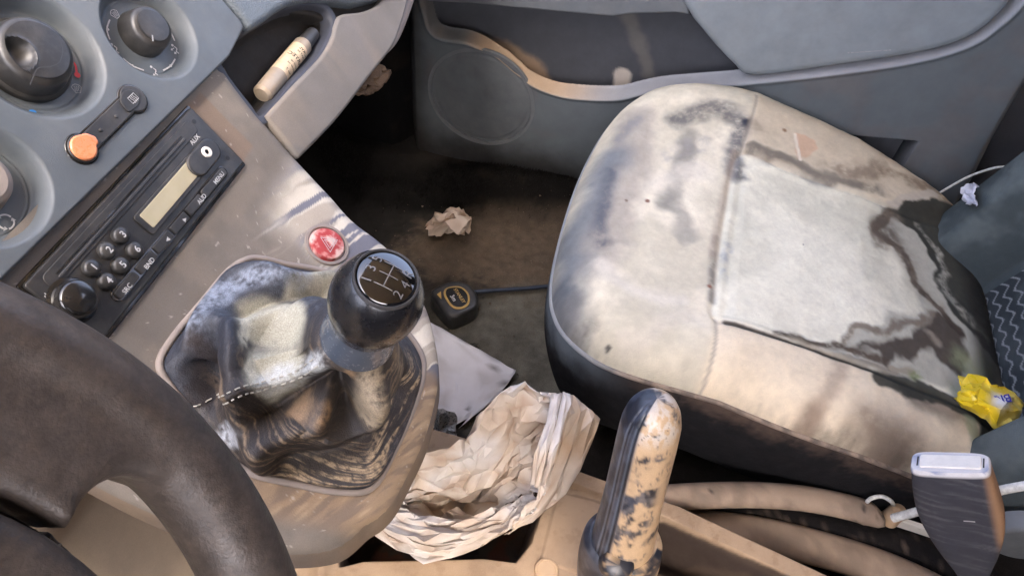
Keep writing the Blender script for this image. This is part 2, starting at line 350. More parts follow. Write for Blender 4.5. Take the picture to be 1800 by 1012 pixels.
# grey lip of the tray along the pen, then the fascia below it
f_out = spx([(466, 204), (525, 279), (562, 242), (600, 200), (650, 134), (690, 82), (706, 42), (716, 4), (728, -50), (690, -50), (672, 0), (640, 20), (600, 26), (588, 42), (582, 66), (562, 101), (514, 151)])
fl = resample(np.vstack([f_out[:2], smooth_loop(f_out[1:9], 60, False)[1:], f_out[9:10], smooth_loop(f_out[9:], 60, False)[1:], f_out[:1]]), 200)[:-1]
def fcol(P):
    n = fbm(P, 20, 5, 2); m = fbm(P*np.array([1, 3, 3]), 60, 4, 8); C = np.tile(lin(118, 114, 109), (len(P), 1)); C = lerp(C, lin(142, 131, 118), sstep(.5, .68, n)*.6); C = lerp(C, lin(120, 116, 114), sstep(.55, .75, m)*.5); return C
def dense_pad(outline, fr, top, bot, r, k=26, seg=4):
    p = ccw(outline); c = p.mean(0); rings = [fr(p, bot), fr(p, top-r)]
    for q in range(1, seg+1):
        a = q/seg*math.pi/2; pi = inset(p, r*(1-math.cos(a))); rings.append(fr(pi, top-r+r*math.sin(a)))
    return rings, pi
V, F = pad(fl, SF, .0015, -.035, .0035, 5); obj('fascia', V, F, M['painted_plastic'], dash, col=fcol(V), angle=50)
V, F = pad(smooth_loop(spx([(716, 0), (704, 40), (684, 84), (655, 111), (641, 108), (655, 85), (678, 50), (696, 10)], -.03), 60), SF, -.014, -.045, .006); obj('fascia_bracket', V, F, M['dusty_grey'], dash)
V, F = pad(roundpoly(spx([(380, -60), (385, 0), (433, 58), (453, 47), (476, 29), (502, 13), (540, 4), (590, 6), (625, 10), (668, -1), (720, -30), (740, -90)]), .004), SF, .008, -.02, .006, 5); obj('upper_pad', V, F, M['soft_dash'], dash, angle=60)
V, F = pad(roundpoly(spx([(478, 22), (505, 6), (590, 2), (668, -8), (700, -40), (712, 0), (684, 12), (655, 25), (625, 33), (598, 35), (560, 20), (520, 14)]), .004), SF, -.010, -.04, .003); obj('tray_hood', V, F, M['tray_black'], dash)
# the rest of the dash above and around (towards the windscreen)
obj('top_pad', *join(box(-.76, .74, .14, .86, .70, .78), box(-.76, -.20, .10, .2, .45, .70), box(.24, .73, .08, .2, .56, .70)), M['soft_dash'], dash)
V, F = pad(roundpoly([(.475, -.105), (.72, -.105), (.72, .20), (.475, .20)], .015), SF, 0, -.10, .008); obj('glove_box_blocker', V, F, M['dash_grey'], dash)  # unseen dash extension added to shade the front door and footwell
kp = Frame((-.30, -.005, .35), (1, 0, 0), (0, .25, .97))
V, F = pad(roundpoly([(-.38, -.34), (.21, -.34), (.21, .18), (-.38, .18)], .02), kp, 0, -.02, .006)
kn = lambda P: lerp(np.tile(lin(132, 122, 112), (len(P), 1)), lin(150, 138, 124), sstep(.45, .65, fbm(P, 14, 4)))
g = np.stack(np.meshgrid(np.linspace(-.38, .215, 60), np.linspace(-.34, .18, 50), indexing='ij'), -1).reshape(-1, 2); V = kp(g, .002+.012*sstep(.03, .06, g[:, 1])); obj('knee_panel', V, gridF(60, 50), M['painted_plastic'], dash, col=kn(V))

# ------------------------------------------------------------------ heater panel
clim = root('heater_control_panel', 'dark grey heater panel with three round dials in dished recesses', 'control panel', SF((0, .06))[0])
RC = [((.1146, .0559), .0378), ((.0307, .0875), .0432), ((-.0634, .0534), .0392)]
co = np.array([(-.20, .20), (-.20, .0125), (.0, .0085), (.150, .0052), (.1575, .0052), (.1925, .0125), (.1945, .0175), (.195, .20)])
u, v = np.meshgrid(np.linspace(-.203, .198, 520), np.linspace(.001, .20, 300), indexing='ij'); G = np.stack([u.ravel(), v.ravel()], 1)
def ch(G):
    h = np.full(len(G), .009)
    for c, r in RC:
        d = np.linalg.norm(G-c, axis=1); t = sstep(r+.0005, r-.0095, d); h -= .0135*t
        h += .0007*np.exp(-((d-r*.74)/.0006)**2)
    s = sdf(G, co); h -= .002*np.clip(1+s/.002, 0, 1)**2.5; h = np.where(s > 0, h-.016*np.clip(s/.0012, 0, 1), h); return h
H = ch(G); F = gridF(520, 300); keep = (sdf(G, co) < .003)[F].all(1); obj('faceplate', SF(G, H), F[keep], M['dash_grey'], clim)
def prof_knob(c, r, h0, h1, name, mat, taper=.93, skirt=None, dimple=None, parent=None):
    o = SF([c])[0]; pr = []
    if skirt: pr += [(h0, skirt), (h0+.004, skirt), (h0+.0055, skirt-.001), (h0+.0065, r+.0005)]
    else: pr += [(h0, r)]
    pr += [(h1-.004, r*taper), (h1-.0022, r*taper-.0006), (h1-.0008, r*taper-.002), (h1, r*taper-.0042)]
    V, F = lathe(pr, o, SF.n, SF.u, 72, (False, False))
    rr, aa = np.meshgrid(np.linspace(0, r*taper-.0042, 30), np.linspace(0, 2*np.pi, 72, endpoint=False), indexing='ij'); q = np.stack([c[0]+rr*np.cos(aa), c[1]+rr*np.sin(aa)], -1).reshape(-1, 2)
    h = np.full(len(q), h1)+.0012*(1-(rr.ravel()/(r*taper))**2)
    if dimple is not None: dd = np.linalg.norm(q-dimple[0], axis=1); h = h-dimple[2]*np.clip(1-(dd/dimple[1])**2, 0, 1)**.8+.0006*np.exp(-((dd-dimple[1])/.0012)**2)
    W, G2 = SF(q, h), gridF(30, 72, False, True).tolist()
    return obj(name, *join((V, F), (W, G2)), mat, parent, angle=40)
k = prof_knob((.1165, .0575), .0182, -.005, .0125, 'dial', M['black_plastic'], .88, parent=clim)
obj('pointer', *join(flat([(.1040, .0505), (.1048, .0497), (.1085, .0530), (.1078, .0538)], SF, .0138)), M['grey_print'], k)
k = prof_knob((.0285, .0895), .0250, -.006, .0155, 'dial', M['black_plastic'], .92, .0280, (S(34, 92, .018), .0105, .0062), parent=clim)
obj('grip_line', *ribbon(smooth_loop(spx([(52, 44), (88, 54), (108, 80), (105, 108), (88, 118), (68, 120), (60, 130), (52, 150)], .018), 60, False), .0006, SF, .0188), M['dark_plastic'], k)
k = prof_knob((-.062, .056), .0195, -.005, .0125, 'dial', M['dusty_grey'], .88, parent=clim)
FL = -.0034
def marks(name, geos, mat, par=clim): return obj(name, *join(*geos), mat, par, smooth=False)
arc = lambda L, w=.0011, off=FL: ribbon(smooth_loop(spx(L, off), 14, False), w, SF, off)
def dot(px, py, r, off=FL): return flat(circle(S(px, py, off), r, 16), SF, off)
def fan_icon(px, py, s=.0034, rot=0., off=FL):
    c = S(px, py, off); R = lambda L: np.array([(c[0]+s*(x*math.cos(rot)-y*math.sin(rot)), c[1]+s*(x*math.sin(rot)+y*math.cos(rot))) for x, y in L])
    g = [ribbon(R([(-1, .3), (-.6, .75), (0, .95), (.6, .75), (1, .3), (.45, -.9), (-.45, -.9)]), .0005, SF, off, True)]
    for x in (-.4, 0, .4): g.append(ribbon(R([(x*1.1, .55), (x+.12, .2), (x*.9-.08, -.2), (x*.8, -.6)]), .00045, SF, off))
    return g
def seat_icon(px, py, s=.0036, off=FL, up=False):
    c = S(px, py, off); R = lambda L: np.array([(c[0]+s*x, c[1]+s*y) for x, y in L])
    g = [flat(circle(R([(.3, 1.)])[0], s*.28, 12), SF, off), ribbon(R([(.45, .6), (.6, 0), (.3, -.25), (-.05, -.3), (.05, -1.)]), .0008, SF, off), flat(R([(-1., -.45), (-.5, -.1), (-.5, -.8)]), SF, off), ribbon(R([(-.5, -.45), (-.05, -.45)]), .0006, SF, off)]
    if up: g += [flat(R([(-1., .5), (-.5, .8), (-.5, .15)]), SF, off), ribbon(R([(-.5, .5), (.1, .4)]), .0006, SF, off)]
    return g
marks('dial_markings', [arc([(193, 35), (188, 52), (193, 70)]), arc([(216, 103), (233, 116), (253, 124)]), arc([(287, 124), (300, 116), (308, 104)]), arc([(299, 55), (303, 63), (307, 72)]), dot(189.5, 52, .0011), dot(233, 116, .0011), dot(300, 116, .0011), dot(299, 55, .001),
       *fan_icon(202, 25), *seat_icon(202, 87), *seat_icon(271, 126), *seat_icon(308, 88, up=True), *seat_icon(272, 26)], M['white_print'])
marks('blue_marking', [arc([(-10, 177), (5, 184), (20, 190), (37, 196)], .0028), dot(58, 200, .0028)], M['blue_print'])
marks('red_marking', [arc([(-8, 42), (5, 41), (16, 40)], .0034)], M['red_print']); marks('red_marking', [arc([(127, 108), (133, 116), (135, 130)], .0014), dot(136, 132, .002)], M['red_print'])
marks('dial_markings', [*fan_icon(135, 156, .0034, -.6)], M['grey_print'])
rc = S(10, 390, FL); marks('dial_markings', [g for a in (0, 2.1, 4.2) for g in (ribbon(circle(rc, .0046, 12, a, a+1.5), .0011, SF, FL), flat([rc+.0046*np.array([math.cos(a+1.95), math.sin(a+1.95)]), rc+.0062*np.array([math.cos(a+1.5), math.sin(a+1.5)]), rc+.003*np.array([math.cos(a+1.5), math.sin(a+1.5)])], SF, FL))], M['white_print'])
# switch strip
def dogbone(a, b, R, hb, n=22):
    a, b = np.asarray(a, float), np.asarray(b, float); t = math.atan2(*(b-a)[::-1]); k = math.asin(hb/R)
    return np.vstack([circle(b, R, n, t-math.pi+k, t+math.pi-k), circle(a, R, n, t+k, t+2*math.pi-k)])
sa, sb = S(144, 262, .009), S(233, 175, .009)
V, F = pad(dogbone(sa, sb, .0112, .0078), SF, .0098, .004, .0012); swp = obj('switch_strip', V, F, M['gloss_black'], clim, angle=50)
V, F = pad(dogbone(sa, sb, .0098, .0064), SF, .0112, .004, .001); obj('switch_body', V, F, M['black_plastic'], swp, angle=50)
V, F = pad(roundpoly(spx([(210, 178), (216, 160), (232, 157), (246, 166), (246, 184), (227, 199)], .012), .003), SF, .0122, .01, .0006); rb = obj('rocker_button', V, F, M['black_plastic'], swp, angle=50)
ic = S(234, 173, .0125); marks('switch_icon', [ribbon(ic+.0034*np.array([(-1, -.7), (1, -.7), (1, .7), (-1, .7)]), .0005, SF, .0126, True)]+[ribbon(ic+.0034*np.array([(x, -.95), (x+.12, -.3), (x-.12, .2), (x, .75)]), .0004, SF, .0126) for x in (-.4, .05, .5)], M['white_print'], swp)
M['orange'] = material('orange_lens', lin(216, 128, 84), .3, var=.12, vscale=200, coat=.4, dust=tuple(lin(225, 165, 125)), dust_amt=.4, dust_scale=150)
V, F = pad(roundpoly(np.vstack([circle(sa, .0088, 26, 1.1, 5.75), sa+np.array([(.0105, -.0045), (.0125, .0), (.0095, .0055)])]), .0015, 3), SF, .0128, .006, .0016, 5); obj('indicator_lamp', V, F, M['orange'], swp)
for p in ((204, 205), (177, 229)): V, F = pad(circle(S(*p, .0112), .0013, 14), SF, .0122, .01, .0005); obj('pip', V, F, M['black_plastic'], swp)
print('heater ok')

# ------------------------------------------------------------------ radio
rad = root('car_radio', 'black car radio with small blank display and six round preset buttons', 'radio', SF((0, -.03))[0])
rect = lambda a, b, c, d, r=.002, n=5: roundpoly([(a, -d), (b, -d), (b, -c), (a, -c)], r, n)      # u from a to b, s (down the face) from c to d
V, F = pad(rect(-.0975, .0968, -.0018, .0605, .002), SF, .0012, -.01, .0008); fpz = obj('mounting_gap', V, F, M['gloss_black'], rad, angle=40)
V, F = pad(rect(-.0955, .0948, .0004, .0572, .0025), SF, .0045, -.01, .0014); fp = obj('faceplate', V, F, M['black_plastic'], rad, angle=40)
rz = .0046
V, F = pad(rect(-.086, .084, .0045, .0160, .005), SF, rz+.0006, rz-.003, .0006); obj('disc_door', V, F, M['black_plastic'], fp, angle=40)
V, F = pad(stadium((-.077, -.0122), (.067, -.0120), .0011, 8), SF, rz+.0016, rz, .0006); obj('disc_slot', V, F, M['dark_plastic'], fp)
V, F = pad(stadium((-.077, -.0095), (.067, -.0093), .0008, 8), SF, rz+.0009, rz, .0003); obj('disc_slot', V, F, M['gloss_black'], fp)
V, F = pad(rect(-.012, .060, .0215, .0395, .003), SF, rz+.0012, rz-.002, .0007); bz = obj('display_window', V, F, M['black_plastic'], rad, angle=40)
V, F = pad(rect(-.0075, .0538, .0236, .0362, .0012), SF, rz+.0018, rz, .0003); obj('display', V, F, M['lcd'], bz)
V, F = pad(stadium(S(345, 291, rz), S(366, 266, rz), .0092), SF, rz+.0035, rz-.002, .0016, 5); ax = obj('socket_housing', V, F, M['black_plastic'], rad, angle=60)
ac = S(364, 267, .009)
def ring_geo(fr, c, r0, r1, h0, h1, n=36):
    R = [fr(circle(c, r, n), h) for r, h in ((r1, h0), (r1, h1-.0006), (r1-.0005, h1), (r0+.0005, h1), (r0, h1-.0006), (r0, h0))]; V, F = loft(R, True, (False, False)); return V, flip(F)
obj('audio_socket', *ring_geo(SF, ac, .0019, .0043, rz+.002, rz+.0052), M['chrome_ring'], ax); obj('socket_hole', *flat(circle(ac, .0021, 20), SF, rz+.0038), M['gloss_black'], ax)
for s, p in (('1', (163, 470)), ('2', (190, 440)), ('3', (214, 413)), ('4', (190, 494)), ('5', (214, 466)), ('6', (239, 439))):
    c = S(*p, rz+.003); V, F = lathe([(rz-.001, .0061), (rz+.0022, .0059), (rz+.0036, .0052), (rz+.0044, .004), (rz+.0049, .002), (rz+.005, .0002)], SF([c])[0], SF.n, SF.u, 28, (False, True))
    b = obj('preset_button', V, F, M['black_plastic'], rad); obj('digit', *text_on(s, .0068, SF, c, rz+.0052, 0, True), M['white_print'], b, smooth=False)
vc = S(134, 526, rz+.006); V, F = lathe([(rz-.001, .0155), (rz+.001, .0155), (rz+.0012, .0140), (rz+.0015, .0128), (rz+.009, .0122), (rz+.0112, .011), (rz+.012, .009), (rz+.0121, .0002)], SF([vc])[0], SF.n, SF.u, 56, (False, True)); obj('volume_knob', V, F, M['gloss_black'], rad, angle=45)
V, F = pad(stadium(S(207, 518, rz), S(390, 303, rz), .0047), SF, rz+.0008, rz-.002, .0006); ks = obj('key_strip', V, F, M['gloss_black'], rad, angle=50)
ka, kb = S(207, 518, rz), S(390, 303, rz); kd = nrm(kb-ka); Lk = np.linalg.norm(kb-ka)
cuts = [-.0036/Lk, .155, .31, .465, .62, .775, 1+.0036/Lk]
for i in range(6):
    a, b = ka+kd*Lk*cuts[i]+kd*.0012, ka+kd*Lk*cuts[i+1]-kd*.0012; pn = np.array([-kd[1], kd[0]])*.0033
    V, F = pad(roundpoly([a-pn, b-pn, b+pn, a+pn], .0026 if i in (0, 5) else .0009), SF, rz+.0024, rz, .0007); kk = obj('key', V, F, M['black_plastic'], ks, angle=40)
for s, p in (('SRC', (224, 507)), ('BND', (263, 463)), ('AUD', (355, 350)), ('MENU', (385, 313))): obj('lettering', *text_on(s, .0048, SF, S(*p, rz+.0025), rz+.0026, 0, True), M['white_print'], ks, smooth=False)
for p in ((295, 421), (325, 386)): q = S(*p, rz+.0025); obj('arrow_mark', *flat(q+.0019*np.array([(-1, 0), (.8, .9), (.8, -.9)]) if p[0] < 300 else q+.0019*np.array([(1, 0), (-.8, -.9), (-.8, .9)]), SF, rz+.0026), M['white_print'], ks, smooth=False)
obj('lettering', *text_on('AUX', .0052, SF, S(342, 246, rz), rz+.0004, 0, True), M['white_print'], fp, smooth=False)
q = S(84, 520, rz); obj('power_icon', *join(ribbon(circle(q, .0018, 14, 2.2, 7.2), .0006, SF, rz+.0003), ribbon([q, q+[0, .0026]], .0006, SF, rz+.0003)), M['white_print'], fp, smooth=False)
for p in ((341, 214), (400, 278)): obj('screw_hole', *flat(circle(S(*p, rz), .0019, 16), SF, rz+.0003), M['ink'], fp, smooth=False)
obj('trim_line', *ribbon(smooth_loop(spx([(165, 556), (178, 540), (178, 515), (200, 482), (232, 452), (260, 425), (266, 410)], rz), 60, False), .0006, SF, rz+.0003), M['dark_plastic'], fp)

# ------------------------------------------------------------------ centre console
cons = root('centre_console', 'dusty grey centre console carrying the radio and a red hazard button', 'console', (-.02, -.12, .30))
cpx = [(392, 113), (447, 187), (525, 277), (575, 330), (620, 380), (665, 414), (702, 450), (735, 503), (758, 560), (771, 640), (763, 700), (745, 762), (720, 815), (692, 868), (668, 896), (640, 914)]
cout = np.vstack([[con(*p)[:2] for p in cpx], [(-.138, -.203), (-.158, -.165), (-.166, -.11), (-.168, -.05), (-.168, .014), (-.05, .016), (.06, .016)]])
cl = resample(np.vstack([smooth_loop(cout[:-2], 600, False), [(.0, .016), (.1, .016), cout[0]]]), 720)[:-1]; cl = ccw(cl)
cc = np.array([-.01, -.10]); R = np.linspace(1, 0, 170)**.9; RR = np.concatenate([np.linspace(1, .9, 30), np.linspace(.9, .004, 120)[1:]])
Q = cc+(cl-cc)[None]*RR[:, None, None]; n, m = Q.shape[:2]; q = Q.reshape(-1, 2)
de = dpoly(q, np.vstack([cl[::6], cl[:1]])); back = sstep(-.005, .01, q[:, 1])
t = np.clip(1-de/.013, 0, 1); drop = .012*(1-np.sqrt(np.clip(1-t**2, 0, 1)))*(1-back)
P = np.c_[q, zc(q[:, 1])-drop]
n1 = fbm(P, 22, 5, 3); n2 = fbm(P, 70, 4, 5); n3 = fbm(P, 260, 3, 6)
C = np.tile(lin(116, 110, 103), (len(P), 1)); C = lerp(C, lin(136, 127, 116), sstep(.4, .62, n1)*.6)
def chain(L): return np.array([con(*p) for p in L])
C = lerp(C, lin(128, 110, 95), sstep(.0012, -.0012, sdf(P[:, :2], chain([(325, 190), (352, 163), (445, 258), (424, 296)])[:, :2])+(n2-.5)*.002)*.75)
edge = chain([(500, 255), (560, 330), (620, 385), (680, 430), (735, 510), (765, 610), (765, 680)])
dE = dpoly(P, edge); wt = sstep(.080, .030, dE+(n1-.5)*.045)*sstep(-.050, -.075, P[:, 1]+(n1-.5)*.02); C = lerp(C, lin(206, 199, 184), wt*(.9+.1*n2))
st = fbm(np.c_[P[:, 1]*230+P[:, 0]*60+2.2*n1, P[:, 0]*9, P[:, 2]*0], 1., 2, 15); st2 = fbm(np.c_[P[:, 1]*120+P[:, 0]*30+2*n1, P[:, 0]*12, P[:, 2]*0], 1., 2, 35)
C = lerp(C, lin(106, 108, 120), wt*sstep(.50, .56, st)*.95); C = lerp(C, lin(150, 140, 128), wt*sstep(.55, .60, st2)*.7)
fe_ = sstep(.10, .05, dE+(n1-.5)*.05)*(1-wt)*sstep(-.055, -.075, P[:, 1]); C = lerp(C, lin(206, 200, 188), fe_*sstep(.60, .66, st)*.7)
rear = chain([(760, 700), (735, 780), (700, 850), (660, 890), (560, 870), (450, 850)]); dR = dpoly(P, rear)
wr = sstep(.03, .012, dR+(n1-.5)*.012); C = lerp(C, lin(158, 136, 112), wr*.9); st = fbm(np.c_[(P[:, 0]*.5+P[:, 1])*230+2*n1, (P[:, 0]-.5*P[:, 1])*28, P[:, 2]*0], 1., 3, 5)
C = lerp(C, lin(126, 112, 100), wr*sstep(.48, .62, st)*.8); C = lerp(C, lin(190, 168, 140), wr*sstep(.42, .3, st)*.5)
C = lerp(C, lin(215, 208, 198), sstep(.77, .79, n3)*.35)
UC = np.array([-.04, .02]); under = lambda k: UC+(cl-UC)*np.array([k*.5+.45, k])
zed = zc(cl[:, 1])-.012
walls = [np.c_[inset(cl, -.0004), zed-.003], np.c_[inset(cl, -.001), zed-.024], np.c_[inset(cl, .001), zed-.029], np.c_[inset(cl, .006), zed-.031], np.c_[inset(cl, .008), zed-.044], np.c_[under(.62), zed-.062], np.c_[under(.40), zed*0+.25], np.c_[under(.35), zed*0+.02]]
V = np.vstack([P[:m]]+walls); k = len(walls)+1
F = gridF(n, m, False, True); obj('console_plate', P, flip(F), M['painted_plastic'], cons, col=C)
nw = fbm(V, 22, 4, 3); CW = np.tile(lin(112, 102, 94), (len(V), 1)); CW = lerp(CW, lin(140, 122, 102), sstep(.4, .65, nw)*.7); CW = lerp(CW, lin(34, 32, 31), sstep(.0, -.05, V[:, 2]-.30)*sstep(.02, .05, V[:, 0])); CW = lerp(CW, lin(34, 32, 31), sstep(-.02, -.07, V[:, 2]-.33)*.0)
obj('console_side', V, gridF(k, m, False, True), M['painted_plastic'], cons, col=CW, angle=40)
# hazard button
def tangent_frame(px, py):
    p = con(px, py); e = .004; sl = (zc(p[1]+e)-zc(p[1]-e))/(2*e); return Frame(p, (1, 0, 0), (0, 1, sl))
hf = tangent_frame(574, 431)
obj('button_bezel', *ring_geo(hf, (0, 0), .0168, .0200, -.004, .0022), M['dusty_grey'], cons, angle=40); obj('button_gap', *flat(circle((0, 0), .0172, 40), hf, .0004), M['ink'], cons)
q = np.stack(np.meshgrid(np.linspace(.0004, .0160, 28), np.linspace(0, 2*np.pi, 56, endpoint=False), indexing='ij'), -1).reshape(-1, 2); q2 = np.stack([q[:, 0]*np.cos(q[:, 1]), q[:, 0]*np.sin(q[:, 1])], 1)
V = hf(q2, .0035+.0012*(1-(q[:, 0]/.016)**2)-.003*sstep(.0146, .016, q[:, 0])); nn = fbm(V, 120, 5, 4)+.15*(fbm(V, 500, 2, 6)-.5); hc = np.tile(lin(172, 66, 68), (len(V), 1)); hc = lerp(hc, lin(206, 146, 140), sstep(.42, .52, nn)*.8); hc = lerp(hc, lin(220, 196, 186), sstep(.54, .62, nn)*.85)
hb = obj('hazard_button', V, gridF(28, 56, False, True), M['painted'], cons, col=hc)
tri = lambda r: np.array([(r*math.cos(a), r*math.sin(a)-.0008) for a in (math.pi/2, math.pi*7/6, math.pi*11/6)])
obj('triangle_mark', *join(ribbon(tri(.0088), .0009, hf, .0050, True), ribbon(tri(.0052), .0009, hf, .0052, True)), M['white_print'], hb, smooth=False)
print('console ok')

# ------------------------------------------------------------------ gear lever: leather boot, collar, knob
gear = root('gear_lever', 'black gear lever with glossy shift-pattern cap above a dusty leather boot', 'gear lever', (-.03, -.13, .46))
kc0, kc1 = atd(629, 592, .512), atd(680, 488, .440); KA = nrm(kc1-kc0); KL = np.linalg.norm(kc1-kc0)
e1 = nrm(np.cross(KA, AX[1])); KN = Frame(kc0, (1, 0, 0), (0, 1, 0))
bpts = [(455, 457), (505, 468), (560, 478), (620, 500), (690, 560), (738, 620), (742, 668), (722, 730), (690, 800), (655, 858), (600, 866), (520, 852), (440, 832), (385, 790), (340, 730), (300, 680), (282, 640), (310, 590), (360, 530), (400, 482), (428, 462)]
bl = np.array([con(*p) for p in bpts]); bl = smooth_loop(bl, 360); bc = bl.mean(0)
ang = np.arctan2(bl[:, 1]-bc[1], bl[:, 0]-bc[0]); u1 = nrm(np.cross([0, 1., 0], KA)); u2 = np.cross(KA, u1)
top = np.array([kc0+KA*.002+.0262*(math.cos(a)*u1+math.sin(a)*u2) for a in ang])
T = np.linspace(0, 1, 170); g = T**.92
rise = T**1.9
Pb = bl[None]*(1-g[:, None, None])+top[None]*g[:, None, None]; zb = bl[:, 2][None]*(1-rise[:, None])+top[:, 2][None]*rise[:, None]; Pb[..., 2] = zb+.012*np.sin(np.pi*np.clip(T/.55, 0, 1))[:, None]*(T < .55)[:, None]
n, m = Pb.shape[:2]; P = Pb.reshape(-1, 3); tt = np.repeat(T, m)
Nrm = np.cross(np.gradient(Pb, axis=1), np.gradient(Pb, axis=0)).reshape(-1, 3); Nrm /= np.linalg.norm(Nrm, axis=1)[:, None]+1e-12; Nrm *= np.sign(Nrm[:, 2:3]+1e-9)
def onboot(L):
    out = []
    for x, y in L:
        d = nrm(ray(x, y)); s = (P-CAM)@d; q = np.linalg.norm(P-CAM-s[:, None]*d, axis=1); c = np.where(q < q.min()+.0025)[0]; out.append(P[c[np.argmin(s[c])]])
    return np.array(out)
P0 = P.copy()
folds = [([(330, 600), (400, 494), (460, 474), (520, 490), (580, 490)], .008, .008), ([(355, 600), (425, 532), (500, 507), (575, 503)], .007, -.010), ([(350, 610), (346, 650), (352, 700)], .012, -.020),
         ([(395, 560), (402, 640), (420, 720), (448, 785), (465, 830)], .010, .014), ([(480, 580), (488, 620), (500, 650)], .020, -.014), ([(400, 690), (470, 678), (540, 650)], .007, .008),
         ([(450, 738), (530, 703), (600, 668)], .008, -.015), ([(470, 778), (540, 748), (575, 728)], .009, .013), ([(592, 690), (598, 718), (615, 745)], .010, -.024), ([(655, 655), (662, 700), (645, 750), (580, 772)], .010, .011),
         ([(490, 828), (600, 803), (680, 755), (720, 680)], .011, -.010), ([(540, 853), (640, 848), (700, 770), (737, 660)], .008, .004)]
disp = np.zeros(len(P))
for L, wd, am in folds: disp += 1.25*am*np.exp(-(dpoly(P0, smooth_loop(onboot(L), 24, False))/wd)**2)
disp *= sstep(0, .10, tt)*sstep(1, .82, tt); disp += .0012*(fbm(P0, 60, 3, 4)-.5)*sstep(0, .1, tt)
P = P0+Nrm*disp[:, None]
n1 = fbm(P, 30, 5, 3); n2 = fbm(P, 110, 4, 5); n3 = fbm(P, 420, 3, 6)
C = np.tile(lin(44, 47, 56), (len(P), 1)); C = lerp(C, lin(86, 92, 102), sstep(.36, .70, n3*.5+n2*.5)*sstep(.35, .6, n1)*.55)
pd = lambda L: dpoly(P0, smooth_loop(onboot(L), 30, False))
low = sstep(-.004, .006, 0*tt)
def bs_(L, wd, c, amt, soft=.4, brk=None, wob=.010):
    global C
    mk = sstep(wd, wd*soft, pd(L)+(n1-.5)*wob*2)*amt
    if brk is not None: mk = mk*sstep(brk-.17, brk+.17, n3*.45+n2*.55)
    C = lerp(C, lin(*c), mk)
angv = np.tile(ang, n); ph = tt*.16+.016*(n1-.5); st = fbm(np.c_[ph*430+.8*n2, np.cos(angv)*1.6, np.sin(angv)*1.6], 1., 3, 9); zone = sstep(.40, .62, fbm(P0, 24, 3, 12))
# driver's side of the gaiter: brown-black leather, tan dust as broken lines in the folds, lit edges and shaded hollows painted in
wA = sstep(.085, .045, pd([(470, 790), (560, 730), (640, 710), (700, 650)])); C = lerp(C, lin(50, 45, 43), wA)
C = lerp(C, lin(138, 119, 96), wA*sstep(.50, .66, st)*(.25+.75*zone)*sstep(.22, .5, n3)*.8)
bs_([(480, 770), (540, 745), (575, 728)], .010, (176, 142, 104), .75, .3, .42)
bs_([(520, 722), (575, 692), (612, 662)], .007, (146, 120, 92), .8, .3)
bs_([(660, 640), (655, 690), (640, 735)], .013, (160, 146, 124), .8, .3, .40)
bs_([(700, 610), (712, 650), (700, 700)], .012, (150, 130, 104), .6, .3, .45)
bs_([(592, 690), (598, 718), (612, 742)], .010, (40, 36, 35), .9, .4)
bs_([(480, 825), (600, 803), (680, 760), (722, 680)], .012, (46, 41, 39), .85, .3)
# windscreen side: pale dust bowl with feathered rims, ridge highlights painted blue-grey, the hollow's shade painted dark
bs_([(470, 560), (495, 560), (500, 600), (485, 640)], .024, (172, 169, 152), .95, .62, None, .008)
bs_([(520, 520), (580, 508), (620, 520)], .013, (168, 163, 144), .85, .4, None, .006)
for k_, L in enumerate(([(452, 552), (444, 610), (456, 664), (500, 676)], [(440, 560), (432, 615), (446, 676), (500, 690)], [(455, 545), (500, 520), (570, 500)])): bs_(L, .0045, (208, 204, 186), .8, .3, .36, .004)
bs_([(470, 672), (520, 668), (556, 640)], .010, (186, 190, 190), .8, .3, .42)
bs_([(330, 590), (395, 505), (455, 478), (540, 490)], .010, (146, 156, 172), .75, .2, .46)
bs_([(405, 590), (408, 650), (425, 700)], .010, (120, 132, 154), .7, .2, .45)
bs_([(400, 770), (425, 798), (450, 822)], .011, (178, 182, 188), .9, .3, .44)
bs_([(350, 605), (346, 650), (354, 705)], .012, (52, 45, 44), .9, .3)
bs_([(340, 722), (400, 698), (470, 686)], .004, (150, 150, 148), .5, .3, .45)
rb_ = sstep(.020, .009, pd([(735, 640), (715, 740), (670, 830), (600, 852), (520, 846)])+(n1-.5)*.008); ph = dpoly(P0, bl[::4]); st = fbm(np.c_[ph*520+.9*n1, np.cos(angv)*1.8, np.sin(angv)*1.8], 1., 3, 19); C = lerp(C, lin(164, 144, 116), rb_*sstep(.50, .62, st)*.85*sstep(.25, .6, n3))
C *= (.85+.3*n3)[:, None]
boot = obj('boot', P, gridF(n, m, False, True), M['painted_leather'], gear, col=C)
Bt = P.reshape(n, m, 3); Nt = Nrm.reshape(n, m, 3)
def seam_on_boot(L, off, name):
    q = resample(smooth_loop(onboot(L), 60, False), 90); ids = [np.argmin(np.linalg.norm(P0-x, axis=1)) for x in q]; c = P[ids]+Nrm[ids]*.0004; c = np.stack([np.convolve(np.pad(c[:, k], 3, mode='edge'), np.ones(7)/7, 'valid') for k in range(3)], 1)
    t = np.gradient(c, axis=0); s = np.cross(t, Nrm[ids]); s /= np.linalg.norm(s, axis=1)[:, None]; c = c+s*off; geos = [tube(c[i:i+3], .0006, 6) for i in range(0, 87, 4)]; return geos
M['thread'] = material('thread', lin(176, 172, 160), .8, var=.2, vscale=200)
sg = [g for o_ in (-.0028, .0028) for g in seam_on_boot([(338, 720), (375, 702), (420, 686), (470, 676), (520, 664), (556, 632)], o_, '')]; so_ = obj('stitching', *join(*sg), M['thread'], boot); so_['kind'] = 'stuff'
obj('boot_rim', *tube(np.vstack([bl+[0, 0, .002], bl[:1]+[0, 0, .002]]), .0028, 8, (False, False)), M['dusty_grey'], gear)
